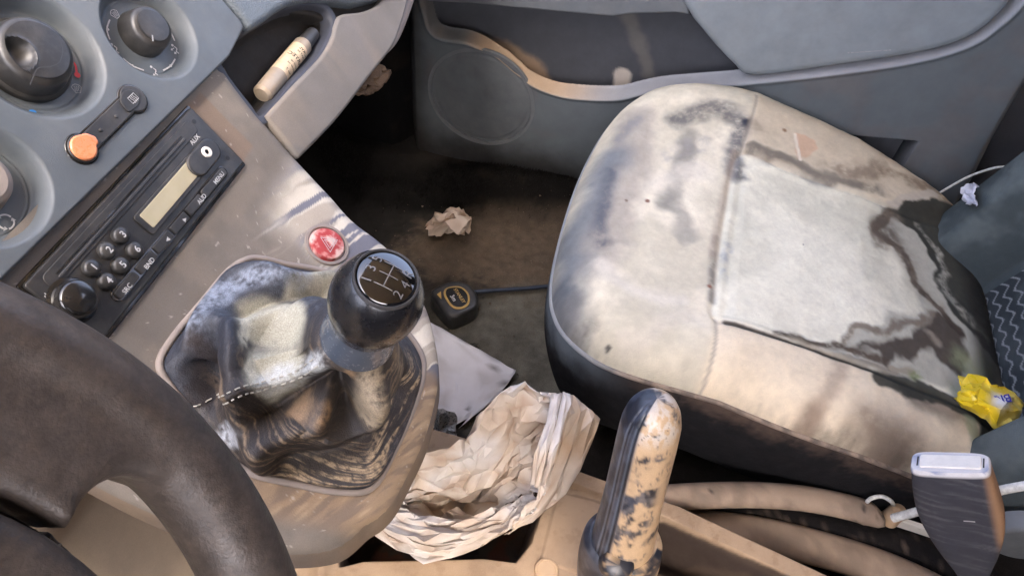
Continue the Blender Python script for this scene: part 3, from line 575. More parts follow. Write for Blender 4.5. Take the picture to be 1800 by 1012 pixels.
# knob
s = KL; kprof = [(-.006, .0280), (0, .0282), (.010, .0268), (.022, .0246), (.030, .0240), (.036, .0252), (.044, .0288), (.054, .0312), (.064, .0318), (.074, .0303), (.083, .0270), (.089, .0232), (.0925, .0200)]
kp_ = np.array(kprof); hh = np.linspace(0, 1, 70); kk = smooth_loop(kp_, 70, False); sc_ = s/.094; kk = kk*sc_
V, F = lathe([(h, r) for h, r in kk], kc0, KA, u1, 80, (False, True))
nn = fbm(V, 60, 5, 2); C = np.tile(lin(24, 24, 27), (len(V), 1)); hgt = (V-kc0)@KA; C = lerp(C, lin(84, 94, 108), sstep(.034, .024, hgt)*.75); 
M['knob'] = material('knob_leather', attr=True, rough=.26, var=.05, vscale=120, bump=.12, bscale=1300, spec=.6, coat=.25, rvar=.03)
kn_ = obj('knob', V, F, M['knob'], gear, col=C)
fu = nrm(np.array([1., 0, 0])-KA*KA[0]); kf = Frame(kc0+KA*(.0918*sc_), fu, np.cross(KA, fu))
cr = .0203*sc_
q = np.stack(np.meshgrid(np.linspace(.0002, 1, 26), np.linspace(0, 2*np.pi, 72, endpoint=False), indexing='ij'), -1).reshape(-1, 2); V = kf(np.stack([q[:, 0]*cr*np.cos(q[:, 1]), q[:, 0]*cr*np.sin(q[:, 1])], 1), .0042*(1-q[:, 0]**2)-.002*sstep(.93, 1, q[:, 0])+.0012)
M['cap'] = material('shift_cap', lin(10, 10, 11), .08, var=.05, coat=.8, spec=.7, rvar=.03)
cp_ = obj('shift_cap', V, gridF(26, 72, False, True), M['cap'], kn_)
obj('cap_ring', *ring_geo(kf, (0, 0), cr*.985, cr*1.07, -.002, .0022, 64), M['dark_plastic'], kn_, angle=40)
# shift pattern: columns along the car's width; h follows the domed cap
def domed(geo):
    V, F = geo; q = np.stack([(V-kf.o)@kf.u, (V-kf.o)@kf.v], 1); h = .0042*(1-(np.linalg.norm(q, axis=1)/cr)**2)+.0016; return kf(q, h), F
wl = lambda L, w_=.0007: domed(ribbon(np.array(L, float)*cr, w_, kf, 0))
lp = lambda a, b: np.linspace(a, b, 8)
M['faint'] = material('faint_print', lin(104, 104, 104), .35, var=.3, vscale=300)
obj('shift_lines', *join(wl(lp((-.42, .30), (-.42, -.34))), wl(lp((0, .30), (0, -.34))), wl(lp((.42, .30), (.42, -.34))), wl(lp((-.42, -.02), (.42, -.02)))), M['faint'], cp_, smooth=False)
for s_, x, y in (('1', -.42, .52), ('3', 0, .56), ('5', .42, .52), ('2', -.42, -.56), ('4', 0, -.62), ('R', .42, -.56)): obj('digit', *domed(text_on(s_, .0088, kf, np.array([x, y])*cr, 0, 0, False)), M['faint'], cp_, smooth=False)
print('gear ok')

# ------------------------------------------------------------------ steering wheel
wt_ = math.radians(35); WF = Frame((-.38, -.18, .71), (1, 0, 0), (0, math.sin(wt_), math.cos(wt_)))
whl = root('steering_wheel', 'worn dark brown steering wheel rim with a broad flat spoke', 'steering wheel', WF.o)
aa = np.linspace(0, 2*np.pi, 140, endpoint=False); bb = np.linspace(0, 2*np.pi, 20, endpoint=False)
RM, RT = .1788, .0176
ringP = np.array([[WF([((RM+RT*math.cos(b))*math.cos(a), (RM+RT*math.cos(b))*math.sin(a))], RT*1.05*math.sin(b))[0] for b in bb] for a in aa]); V1, F1 = ringP.reshape(-1, 3), gridF(140, 20, True, True).tolist()
sp_r = np.vstack([circle((0, 0), .182, 40, math.radians(8), math.radians(46)), circle((0, 0), .1335, 30, math.radians(38), math.radians(-3)), WF.pxs([(88, 938), (104, 897), (124, 868), (152, 848), (186, 836), (215, 840), (240, 852)], 0)[:, :]*1.0, [(.170, -.030)]])
V2, F2 = pad(resample(np.vstack([sp_r, sp_r[:1]]), 160, False)[:-1], WF, .0155, -.014, .006, 4)
def fuse(name, parts, vox, smooth_n, mat, parent):
    V, F = join(*parts); o = obj(name, V, F, mat, parent)
    r = o.modifiers.new('fuse', 'REMESH'); r.mode = 'VOXEL'; r.voxel_size = vox; r.use_smooth_shade = True
    s = o.modifiers.new('soften', 'SMOOTH'); s.iterations = smooth_n; s.factor = .5
    dg = bpy.context.evaluated_depsgraph_get(); dg.update(); me = bpy.data.meshes.new_from_object(o.evaluated_get(dg)); o.modifiers.clear(); old = o.data; o.data = me; me.name = name; bpy.data.meshes.remove(old)
    me.polygons.foreach_set('use_smooth', np.ones(len(me.polygons), bool)); return o
M['wheel_skin'] = material('wheel_skin', lin(50, 45, 43), .5, var=.25, vscale=45, fine=.3, fscale=420, bump=.4, bscale=700, dust=tuple(lin(96, 85, 76)), dust_amt=.4, dust_scale=130, rvar=.14)
rim_o = fuse('rim', [(V1, F1), (V2, F2)], .0022, 10, M['wheel_skin'], whl)
hub = circle((0, 0), .1290, 90); V, F = pad(hub, WF, .020, -.02, .008, 6); obj('hub_cover', V, F, M['wheel_skin'], whl)
V, F = pad(circle((0, 0), .1315, 90, math.radians(-120), math.radians(60)).tolist()+[[0, 0]], WF, .004, -.02, .002); obj('hub_back', V, F, M['black_plastic'], whl)
fp_ = lambda L: WF.pxs(L, -.004)
V, F = pad(smooth_loop(fp_([(84, 934), (98, 948), (120, 968), (142, 995), (160, 1030), (110, 1060), (70, 990), (70, 950)]), 50), WF, -.001, -.02, .003); rm = obj('switch_pod', V, F, M['dark_plastic'], whl)
V, F = pad(fp_([(80, 948), (90, 958), (98, 954), (92, 962), (88, 972), (82, 966), (74, 962)]), WF, .0004, -.001, .0002); obj('pod_mark', V, F, M['grey_print'], rm, smooth=False)
print('wheel ok')

# ------------------------------------------------------------------ handbrake
hb0, hb1 = atx(1086, 985, -.035), atx(1155, 700, .0)
hbk = root('handbrake', 'dusty black handbrake lever pulled up between the seats', 'handbrake', hb0)
HA = nrm(hb1-hb0); HL = np.linalg.norm(hb1-hb0); mid = (hb0+hb1)/2; he = nrm((CAM-mid)-((CAM-mid)@HA)*HA); hs = np.cross(HA, he)
if hs@AX[0] < 0: hs = -hs          # hs: to the passenger side of the photograph, he: towards the driver
th = np.linspace(0, 2*np.pi, 120, endpoint=False)
st_ = [(0.06, .0300), (.10, .0296), (.2, .0284), (.35, .0264), (.5, .0252), (.65, .0246), (.8, .0240), (.88, .0232), (.93, .0208), (.965, .0168), (.985, .0125), (.996, .007), (1., .0008)]
sx = np.array([a for a, _ in st_]); sr = np.array([b for _, b in st_]); hh = np.concatenate([np.linspace(.02, .88, 70), np.linspace(.885, 1, 30)]); rr = np.interp(hh, sx, sr); rr[:] = np.convolve(np.pad(rr, 2, mode='edge'), np.ones(5)/5, 'valid'); rr[-1] = .0006
HP = []
dang = lambda a, b: (a-b+np.pi) % (2*np.pi)-np.pi
for h, r in zip(hh, rr):
    g = np.exp(-(dang(th, math.radians(128))/.045)**2)+np.exp(-(dang(th, math.radians(110))/.035)**2)
    rad_ = r*(1-.04*np.cos(2*th))-.0011*g*(r > .008)
    HP.append(hb0+HA*HL*h+rad_[:, None]*(np.cos(th)[:, None]*hs+np.sin(th)[:, None]*he))
HP = np.array(HP); V, F = loft(HP, True, (True, True)); F = flip(F)
nor = V-(hb0+((V-hb0)@HA)[:, None]*HA); tq = np.arctan2(nor@he, nor@hs); hq = ((V-hb0)@HA)/HL
n1 = fbm(V, 42, 5, 3, .6); n2 = fbm(V*np.array([1, 1, .5]), 130, 4, 5); n3 = fbm(V, 500, 3, 6)
C = np.tile(lin(34, 37, 46), (len(V), 1)); C = lerp(C, lin(92, 102, 122), sstep(.45, .62, n2)*.3)
face = sstep(math.radians(107), math.radians(103), tq)*sstep(-2.2, -1.6, tq)
vd = V@np.array([.5, .3, -.8]); nd = fbm(np.c_[vd*40, (V@hs)*85+1.5*n1, (V@HA)*75], 1., 5, 23, .6)
dust_ = sstep(.468, .525, nd*.55+n1*.45+.04*np.sin(hq*9)); film = sstep(.40, .60, nd*.5+n2*.5); C = lerp(C, lin(138, 128, 120), face*film*.6); C = lerp(C, lin(192, 164, 130), face*dust_*(.62+.36*n2+.2*n3))
C = lerp(C, lin(186, 158, 124), sstep(math.radians(62), math.radians(35), tq)*sstep(-2., -1.4, tq)*sstep(.38, .46, n1*.5+n2*.5)*.85)
C = lerp(C, lin(196, 188, 178), sstep(.85, .93, hq)*sstep(math.radians(125), math.radians(105), tq)*sstep(.46, .55, n2)*face*.8)
for a_ in (128, 110):
    gd = np.abs(dang(tq, math.radians(a_))); C = lerp(C, lin(20, 21, 26), np.exp(-(gd/.035)**2)*.9*(hq < .93)); C = lerp(C, lin(140, 148, 160), np.exp(-((gd-.075)/.022)**2)*.25*(hq < .93))
scr = np.abs(fbm(V*np.array([1, 1, .35]), 90, 3, 21)-.5); C = lerp(C, lin(60, 62, 72), face*sstep(.016, .004, scr)*sstep(.45, .6, n1)*.8)
M['grip'] = material('grip', attr=True, rough=.38, var=.06, fine=.12, bump=.25, bscale=900, spec=.5)
obj('grip', V, F, M['grip'], hbk, col=C)
cth = np.linspace(0, 2*np.pi, 80, endpoint=False); cp = [(-.28, .024), (-.15, .032), (.0, .0345), (.09, .0342), (.15, .0330), (.168, .0305), (.170, .0280)]
V, F = loft([[hb0+HA*HL*h+r*(math.cos(t)*hs*(1.06)+math.sin(t)*he) for t in cth] for h, r in smooth_loop(cp, 40, False)], True, (True, True)); F = flip(F)
n1 = fbm(V, 70, 5, 8); tq = np.arctan2((V-hb0)@he, (V-hb0)@hs); C = np.tile(lin(36, 39, 48), (len(V), 1)); C = lerp(C, lin(184, 156, 122), sstep(1.5, .9, tq)*sstep(-2, -1.2, tq)*sstep(.42, .52, n1)); C = lerp(C, lin(110, 110, 118), sstep(.5, .62, n1)*.3); obj('collar', V, F, M['grip'], hbk, col=C)
bp = atd(1086, 992, (hb0-CAM)@AX[2]-.050); ba = nrm(CAM-bp+np.array([0, -.15, -.1]))
V, F = lathe([(-.02, .0145), (.002, .0142), (.006, .0128), (.008, .0105), (.0085, .0002)], bp-ba*.002, ba, hs, 40, (False, True)); n1 = fbm(V, 90, 5, 3); C = lerp(np.tile(lin(30, 33, 42), (len(V), 1)), lin(190, 160, 120), sstep(.52, .6, n1)*.6); obj('release_button', V, F, M['grip'], hbk, col=C)
obj('lever_rod', *tube([hb0-HA*.02, hb0-HA*.12+[0, -.03, 0]], .016, 14), M['black_plastic'], hbk)

# ------------------------------------------------------------------ tunnel console between the seats
tun = root('tunnel_console', 'sand-covered tan console tray between the seats under the handbrake', 'console', (-.02, -.45, .1))
TZ = .185
tz = lambda L, z=TZ: np.array([atz(x, y, z)[:2] for x, y in L])
strip_out = tz([(975, 818), (1000, 826), (1115, 868), (1190, 893), (1445, 1012), (1560, 1080)]); strip_in = tz([(960, 845), (985, 848), (1112, 903), (1160, 915), (1368, 1012), (1500, 1090)])
u, v = np.meshgrid(np.linspace(-.16, .135, 330), np.linspace(-1.0, -.09, 620), indexing='ij'); G = np.stack([u.ravel(), v.ravel()], 1)
well = tz([(962, 868), (930, 960), (905, 992), (850, 985), (640, 990), (600, 1000), (596, 960), (640, 905), (720, 850), (850, 810), (950, 812), (978, 846)], .175)
hwell = tz([(1165, 922), (1355, 1014), (1420, 1060), (1300, 1075), (1140, 1040), (1060, 985), (1110, 920)], .18)
sd_w = sdf(G, well); sd_h = sdf(G, hwell); sd_s = sdf(G, np.vstack([strip_out, strip_in[::-1]]))
H = np.full(len(G), TZ); H += .010*sstep(.003, -.003, sd_s); H -= .095*sstep(.002, -.012, sd_w); H -= .075*sstep(.001, -.022, sd_h)
pl = tz([(984, 852), (950, 986), (1060, 1020), (1125, 905)]); H += .003*sstep(.0015, -.0015, sdf(G, pl))
rimL = tz([(560, 1050), (566, 985), (590, 930), (630, 900)], .19); H += .010*np.exp(-(dpoly(G, rimL)/.010)**2)
ox = np.interp(G[:, 1], strip_out[::-1, 1], strip_out[::-1, 0]); s = G[:, 0]-ox-.002; H -= .16*sstep(.0, .016, s)
P = np.c_[G, H]; n1 = fbm(P, 26, 5, 3); n2 = fbm(P, 110, 4, 5)
C = np.tile(lin(164, 141, 116), (len(P), 1)); C = lerp(C, lin(138, 117, 96), sstep(.45, .65, n1)*.6); C = lerp(C, lin(120, 94, 70), sstep(.62, .72, n2)*.25)
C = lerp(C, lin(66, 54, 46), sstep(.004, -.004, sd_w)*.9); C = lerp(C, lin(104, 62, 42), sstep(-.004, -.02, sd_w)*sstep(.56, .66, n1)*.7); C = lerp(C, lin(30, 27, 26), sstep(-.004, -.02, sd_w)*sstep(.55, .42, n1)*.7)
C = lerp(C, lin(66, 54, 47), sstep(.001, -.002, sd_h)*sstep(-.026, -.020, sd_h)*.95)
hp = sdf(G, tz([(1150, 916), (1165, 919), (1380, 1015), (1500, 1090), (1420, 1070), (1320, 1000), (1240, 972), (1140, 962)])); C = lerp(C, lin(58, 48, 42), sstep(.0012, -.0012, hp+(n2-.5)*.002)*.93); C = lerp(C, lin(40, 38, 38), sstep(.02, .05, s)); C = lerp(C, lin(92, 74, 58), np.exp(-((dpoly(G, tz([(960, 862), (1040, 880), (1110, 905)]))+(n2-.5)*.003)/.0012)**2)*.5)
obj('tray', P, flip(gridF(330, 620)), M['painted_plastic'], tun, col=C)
cf = Frame(atz(960, 1003, TZ), (1, 0, 0), (0, 1, 0)); M['tan'] = material('tan_plastic', lin(190, 164, 134), .7, var=.12, bump=.3, bscale=900, dust=tuple(lin(170, 136, 100)), dust_amt=.5, dust_scale=60)
V, F = lathe([(-.002, .0125), (.003, .0125), (.0042, .0118), (.0046, .0100), (.0036, .0092), (.0036, .0002)], cf.o, cf.n, cf.u, 48, (False, True)); obj('screw_cover', V, F, M['tan'], tun, angle=40)
print('handbrake ok')

# ------------------------------------------------------------------ passenger seat
seat = root('passenger_seat', 'dark passenger seat covered in pale dust with a water-stained cushion', 'car seat', (.42, -.6, .12))
so_pts = [(.191, -.350), (.176, -.397), (.171, -.486), (.166, -.585), (.172, -.700), (.186, -.80), (.25, -.87), (.42, -.885), (.60, -.87), (.660, -.82), (.682, -.74), (.698, -.63), (.708, -.52), (.706, -.43), (.684, -.355), (.628, -.306), (.54, -.285), (.43, -.279), (.30, -.286), (.232, -.308)]
sl_ = ccw(smooth_loop(so_pts, 640)); sc0 = np.array([.42, -.58])
DENSE = sl_[::4]
def seat_base(x, y):
    zcr = np.interp(-y, [.25, .35, .50, .66, .75, .83, .9], [.332, .342, .345, .318, .294, .272, .255]); b = np.clip(np.abs(x-.43)/.27, 0, 1)**4; return zcr-.020*(1-b)+.055*np.clip(x-.45, 0, 1)
def seat_z(x, y, d=None):
    q = np.stack([x, y], -1)
    if d is None: d = np.where(sdf(q, DENSE) < 0, dpoly(q, np.vstack([DENSE, DENSE[:1]])), 0)
    t = np.clip(1-d/.062, 0, 1); return seat_base(x, y)-.062*(1-np.sqrt(np.clip(1-t**2, 0, 1)))
sz_ = lambda x, y: seat_base(x, y)-.004
def sp(L): return np.array([hit(px, py, sz_, .5, 1.5)[:2] for px, py in L])
RR = np.concatenate([1-np.linspace(0, 1, 60)**1.4*.2, np.linspace(.8, .003, 190)[1:]])
Q = sc0+(sl_-sc0)[None]*RR[:, None, None]; n, m = Q.shape[:2]; q = Q.reshape(-1, 2); de = dpoly(q, np.vstack([DENSE, DENSE[:1]])); de[:m] = 0
Z = seat_z(q[:, 0], q[:, 1], de)
q3 = np.c_[q, 0*q[:, :1]]; n1 = fbm(q3, 12, 5, 3); n2 = fbm(q3, 45, 5, 5, .6); n3 = fbm(q3, 170, 4, 7, .65); w1 = fbm(q3, 16, 4, 31)-.5; w2 = fbm(q3, 16, 4, 41)-.5; w3 = fbm(q3, 60, 3, 51)-.5; w4 = fbm(q3, 60, 3, 61)-.5
qw = q+np.stack([w1*.045+w3*.012, w2*.045+w4*.012], 1)
ins = sp([(1256, 560), (1258, 510), (1264, 450), (1276, 370), (1300, 273), (1380, 300), (1470, 333), (1600, 383), (1760, 440), (1800, 560), (1790, 770), (1690, 716), (1600, 680), (1500, 640), (1400, 604), (1320, 580)])
di = sdf(q, resample(np.vstack([smooth_loop(ins, 200, True)]), 200)); Z -= .0040*np.exp(-(di/.005)**2)+.005*sstep(0, -.016, di)-.002*sstep(-.03, -.10, di)
s1, s2 = smooth_loop(sp([(1298, 276), (1312, 235), (1326, 190), (1331, 165)]), 20, False), smooth_loop(sp([(1256, 562), (1258, 600), (1254, 650), (1243, 697)]), 20, False)
dsm = np.minimum(dpoly(q, s1), dpoly(q, s2)); Z -= .0014*np.exp(-(dsm/.0035)**2)
Z += .006*(fbm(q3, 9, 3, 71)-.5)+.0024*(n2-.5)
P = np.c_[q, Z]
inside = sstep(.002, -.002, di)
C = np.tile(lin(228, 221, 201), (len(P), 1)); C = lerp(C, lin(232, 230, 213), inside)
C = lerp(C, lin(186, 181, 162), sstep(.42, .66, n1)*.55*(1-inside*.6)); C = lerp(C, lin(204, 204, 188), inside*sstep(.45, .7, n1)*.6)
def smear(L, wpx, c, amt, brk=None, soft=.5, loc=qw):
    global C
    Ls = smooth_loop(sp(L), 30, False) if len(L) > 1 else sp(L); a = sp([L[0]])[0]; s = np.linalg.norm(sp([(L[0][0]+wpx, L[0][1])])[0]-a)
    d = dpoly(loc, Ls) if len(L) > 1 else np.linalg.norm(loc-Ls[0], axis=1); mk = sstep(s, s*soft, d)*amt
    if brk is not None: mk = mk*sstep(brk-.2, brk+.17, n3*.4+n2*.6)
    C = lerp(C, lin(*c), mk)
def patch(L, c, amt, edge=.008, brk=None, loc=qw):
    global C
    mk = sstep(edge, -edge, sdf(loc, sp(L)))*amt
    if brk is not None: mk = mk*sstep(brk-.1, brk+.1, n3*.5+n2*.5)
    C = lerp(C, lin(*c), mk)
# front roll of the cushion
smear([(1120, 210), (1100, 300), (1075, 390), (1050, 450)], 58, (160, 154, 146), .8, None, .3)
smear([(1075, 270), (1030, 370), (1005, 480), (1012, 580)], 56, (118, 124, 130), .95, None, .0); smear([(1000, 480), (1000, 560), (1040, 620)], 30, (96, 102, 110), .8, None, .1)
smear([(1072, 300), (1058, 350), (1056, 390), (1068, 430)], 24, (92, 96, 106), .9, .43, .0); smear([(1090, 240), (1120, 215)], 26, (120, 124, 130), .7, .42, .1)
smear([(1010, 520), (1040, 590), (1100, 640), (1180, 670)], 40, (128, 128, 128), .7, None, .1)
smear([(1200, 260), (1190, 320), (1180, 370), (1205, 420)], 24, (160, 157, 148), .8, None, .2)
smear([(1190, 215), (1240, 200), (1290, 206), (1322, 222)], 30, (102, 102, 104), .9, .44, .1); smear([(1215, 235), (1190, 290), (1165, 360)], 22, (140, 138, 130), .75, None, .1)
smear([(1322, 222)], 16, (48, 54, 70), .95, None, .4); smear([(1305, 232), (1282, 270), (1285, 305)], 26, (96, 98, 104), .9, .44, .2)
smear([(1210, 250), (1170, 280), (1240, 250)], 22, (150, 148, 146), .6, .5, .2)
smear([(1256, 420), (1251, 470), (1250, 530)], 12, (92, 90, 94), .7, .45, .1, q); smear([(1268, 430), (1266, 490)], 14, (120, 132, 150), .7, .5, .1)
smear([(1290, 270), (1270, 350), (1250, 450)], 12, (176, 160, 144), .45, None, .1, q)
smear([(1060, 470), (1130, 520), (1200, 545)], 30, (218, 213, 200), .7, None, .1); smear([(1160, 330), (1220, 300)], 40, (216, 210, 196), .7, None, .1); smear([(1120, 590), (1220, 570)], 26, (212, 205, 190), .6, None, .1)
smear([(1340, 280), (1380, 290), (1440, 315)], 22, (140, 138, 132), .7, None, .2)
# near bolster: warm dust, rubbed bare towards the piping
nb = sp([(1240, 697), (1256, 562), (1400, 604), (1550, 655), (1690, 718), (1720, 790), (1600, 800), (1400, 760)]); C = lerp(C, lin(232, 216, 190), sstep(.01, -.01, sdf(q, nb))*.75)
pipe_n = sp([(1000, 570), (1030, 612), (1100, 652), (1240, 690), (1400, 746), (1500, 768), (1620, 790)])
dp = dpoly(q, smooth_loop(pipe_n, 60, False)); C = lerp(C, lin(72, 66, 62), sstep(.040, .0, dp+(n2-.5)*.045+(n3-.5)*.02)*.8)
smear([(1440, 700), (1420, 750), (1400, 760)], 34, (134, 114, 100), .7, None, .1); smear([(1470, 640), (1440, 700)], 26, (160, 142, 126), .6, None, .1); smear([(1530, 720), (1600, 770)], 44, (128, 112, 100), .75, .4, .1)
patch([(1560, 655), (1640, 690), (1695, 735), (1700, 760), (1650, 748), (1590, 705)], (120, 110, 100), .85, .012); patch([(1600, 685), (1660, 710), (1692, 742), (1650, 736)], (168, 156, 142), .5, .012)
# far bolster
fb = sp([(1331, 165), (1302, 272), (1470, 330), (1600, 380), (1700, 420), (1690, 350), (1500, 235)]); C = lerp(C, lin(204, 190, 166), sstep(.006, -.006, sdf(q, fb))*.7)
smear([(1320, 268), (1400, 290), (1470, 318), (1540, 330)], 18, (112, 106, 98), .85, .42, .2); smear([(1480, 300), (1540, 300), (1600, 318), (1660, 338)], 22, (122, 106, 90), .85, .45, .2)
smear([(1320, 262), (1420, 296), (1500, 325)], 14, (126, 120, 110), .8, None, .1)
smear([(1450, 290), (1500, 300), (1550, 285)], 14, (150, 138, 122), .7, .45, .2)
# the wet stain at the back: pale halo, dark tide line, bare cloth
halo = [(1540, 395), (1560, 360), (1620, 380), (1660, 440), (1680, 520), (1760, 600), (1770, 700), (1700, 690), (1620, 670), (1520, 640), (1440, 605), (1550, 560), (1610, 560), (1620, 500), (1590, 440)]
patch(halo, (170, 170, 160), .85, .006)
bare = [(1550, 368), (1600, 350), (1660, 345), (1700, 360), (1830, 380), (1840, 640), (1765, 635), (1718, 592), (1672, 548), (1656, 505), (1642, 455), (1606, 402)]
patch(bare, (46, 48, 44), .96, .0035); smear([(1562, 357), (1600, 347), (1642, 338)], 9, (190, 182, 168), .9, None, .4)
smear([(1620, 395), (1660, 450), (1672, 520), (1735, 590)], 10, (196, 196, 184), .7, .5, .2)
smear([(1560, 372), (1545, 405), (1575, 428), (1602, 462), (1620, 505), (1648, 540), (1700, 596)], 9, (66, 56, 48), .95, None, .35); smear([(1560, 372), (1545, 405), (1575, 428), (1602, 462), (1620, 505), (1648, 540)], 26, (128, 118, 106), .6, .45, .1)
smear([(1556, 402)], 28, (92, 84, 76), .85, .42, .3); smear([(1540, 400), (1548, 425)], 16, (104, 94, 84), .7, .45, .2)
blotch = [(1600, 598), (1622, 570), (1650, 556), (1668, 566), (1704, 598), (1692, 634), (1684, 664), (1662, 650), (1634, 622), (1600, 640), (1570, 620), (1560, 640), (1540, 610), (1490, 606), (1560, 592)]
patch(blotch, (70, 62, 56), .93, .0045); smear([(1630, 590), (1640, 605)], 12, (150, 142, 130), .8, None, .2)
smear([(1380, 588), (1420, 594), (1470, 600), (1510, 612), (1560, 630)], 12, (84, 72, 62), .95, .36, .2); smear([(1470, 590), (1510, 570), (1550, 580), (1600, 575), (1640, 558)], 12, (120, 110, 98), .9, .37, .2)
smear([(1400, 596), (1440, 612), (1520, 632), (1600, 655)], 12, (150, 140, 122), .7, None, .2)
smear([(1690, 640), (1720, 650), (1740, 640)], 30, (150, 158, 124), .75, .4, .1); smear([(1604, 664), (1612, 660)], 13, (112, 132, 56), .8, .45, .1); smear([(1680, 690)], 22, (130, 142, 110), .6, .45, .1)
# crease between insert and near bolster
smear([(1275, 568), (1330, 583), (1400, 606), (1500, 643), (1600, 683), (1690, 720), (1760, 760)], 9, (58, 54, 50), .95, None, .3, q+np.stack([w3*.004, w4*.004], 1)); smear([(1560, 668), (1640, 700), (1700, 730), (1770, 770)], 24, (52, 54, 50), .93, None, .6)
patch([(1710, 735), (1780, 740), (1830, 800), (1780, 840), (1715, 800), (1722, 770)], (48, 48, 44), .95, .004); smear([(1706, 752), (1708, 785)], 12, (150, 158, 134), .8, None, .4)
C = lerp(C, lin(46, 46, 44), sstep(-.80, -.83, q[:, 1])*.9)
# flake and specks
patch([(1396, 238), (1412, 240), (1430, 250), (1434, 268), (1420, 280), (1404, 284), (1398, 262)], (206, 176, 150), .9, .002, None, q+np.stack([w3*.012, w4*.012], 1)); smear([(1396, 240), (1400, 262), (1405, 284)], 4, (228, 220, 204), .9, None, .3, q)
for p, r, c in (((1137, 357), 6, (112, 64, 48)), ((1078, 584), 6, (70, 68, 70)), ((1246, 506), 6, (140, 90, 76)), ((1100, 356), 4, (110, 90, 76)), ((1378, 232), 5, (140, 110, 86))): smear([p], r, c, .9, None, .4, q)
C = lerp(C, lin(126, 122, 118), sstep(.0032, .0008, dsm)*.5)
C *= (.80+.24*n3+.16*n2)[:, None]
obj('cushion', P, gridF(n, m, False, True), M['painted_cloth'], seat, col=C)
# side of the cushion below the piping
zt = seat_base(sl_[:, 0], sl_[:, 1])-.062
prof = [(0, 0), (-.002, -.006), (-.004, -.022), (-.003, -.05), (.003, -.085), (.012, -.12), (.022, -.15), (.035, -.17)]
prof = smooth_loop(prof, 60, False); V = np.vstack([np.c_[inset(sl_, p), zt+h] for p, h in prof]); hh = np.repeat(prof[:, 1], m)
n2s, n3s = fbm(V, 45, 4, 5), fbm(V, 200, 3, 6); CS = np.tile(lin(30, 30, 33), (len(V), 1))
CS = lerp(CS, lin(112, 122, 132), sstep(-.05, -.002, hh+(n2s-.5)*.05)*.6*sstep(-.42, -.31, V[:, 1])); CS = lerp(CS, lin(104, 88, 78), sstep(-.032, .004, hh+(n2s-.5)*.04+(n3s-.5)*.03)*.55*sstep(-.36, -.5, V[:, 1]))
obj('cushion_side', V, flip(gridF(60, m, False, True)), M['painted_cloth'], seat, col=CS)
pp = np.c_[inset(sl_, .0005), zt+.0018]; V, F = tube(np.vstack([pp, pp[:1]]), .0036, 8, (False, False)); nq = fbm(V, 90, 4, 3); CPp = lerp(np.tile(lin(112, 102, 95), (len(V), 1)), lin(158, 142, 128), sstep(.35, .65, nq)); CPp = lerp(CPp, lin(150, 158, 166), sstep(-.42, -.33, V[:, 1])*.8)
obj('piping', V, F, M['painted_cloth'], seat, col=CPp)
# backrest
bx, bz_ = np.meshgrid(np.linspace(0, 1, 460), np.linspace(0, 1, 340)**1.25, indexing='ij'); X = .150+.475*bx.ravel(); Zb = .17+.80*bz_.ravel()
bol = np.maximum(sstep(.275, .215, X), sstep(.485, .545, X)); edge_ = np.clip(1-np.minimum(X-.150, .625-X)/.06, 0, 1)
Y = -.874-(Zb-.30)*.30+.082*bol-.06*(1-np.sqrt(np.clip(1-edge_**2, 0, 1)))-.06*sstep(.24, .17, Zb)
seam_d = np.minimum(np.abs(X-.262), np.abs(X-.50)); Y -= .006*np.exp(-(seam_d/.005)**2)
P = np.stack([X, Y, Zb], 1); nb1 = fbm(P, 20, 4, 3); nb3 = fbm(P, 200, 3, 5)
C = np.tile(lin(72, 80, 82), (len(P), 1)); C = lerp(C, lin(112, 121, 122), sstep(.4, .65, nb1)*.5)
tri_ = lambda x: 2*np.abs(x-np.floor(x+.5)); zz = Zb*.96+.0050*tri_(X/.024)+.0022*np.sin(X/.0037)
ln = np.abs(((zz/.0150)+.5) % 1-.5)*.0150; ib = (bol < .02)*sstep(.262, .268, X)*sstep(.50, .494, X); C = lerp(C, lin(38, 42, 48), ib*.6); C = lerp(C, lin(158, 162, 164), ib*sstep(.0017, .0006, ln)*.8)
C *= (.9+.2*nb3)[:, None]; obj('backrest', P, flip(gridF(460, 340)), M['painted_cloth'], seat, col=C)
# sand coloured rail cover along the cushion
def slab_tube(L, z, rw, rh, name, mat, par, colf, n_=70, m_=20):
    c = smooth_loop(np.array([atz(x, y, z) for x, y in L]), n_, False); t = np.linspace(0, 1, n_); k = np.minimum(1, np.minimum(t, 1-t)*14)**.5*.98+.02; a = np.linspace(0, 2*np.pi, m_, endpoint=False)
    tg = np.gradient(c, axis=0); tg[:, 2] = 0; tg /= np.linalg.norm(tg, axis=1)[:, None]; sd2 = np.stack([-tg[:, 1], tg[:, 0], 0*t], 1)
    R = c[:, None]+k[:, None, None]*(rw*np.cos(a)[None, :, None]*sd2[:, None]+np.array([0, 0, 1.])*rh*np.sin(a)[None, :, None]); V, F = loft(R, True, (True, True)); F = flip(F)
    return obj(name, V, F, mat, par, col=colf(V))
def railc(V):
    n1, n2, n3 = fbm(V, 20, 4, 3), fbm(V, 80, 4, 5), fbm(V, 300, 3, 8); C = np.tile(lin(156, 137, 119), (len(V), 1)); C = lerp(C, lin(104, 92, 82), sstep(.42, .62, n1*.6+n2*.4)*.6)
    C = lerp(C, lin(40, 36, 34), sstep(.0, -.007, V[:, 2]-np.interp(-V[:, 1], [.4, .9], [.168, .168])+(n2-.5)*.014+(n3-.5)*.006)); cr_ = np.abs(fbm(V*np.array([1, .5, 1]), 60, 3, 17)-.5); return lerp(C, lin(44, 40, 38), sstep(.012, .003, cr_)*sstep(.5, .62, n1)*.9)
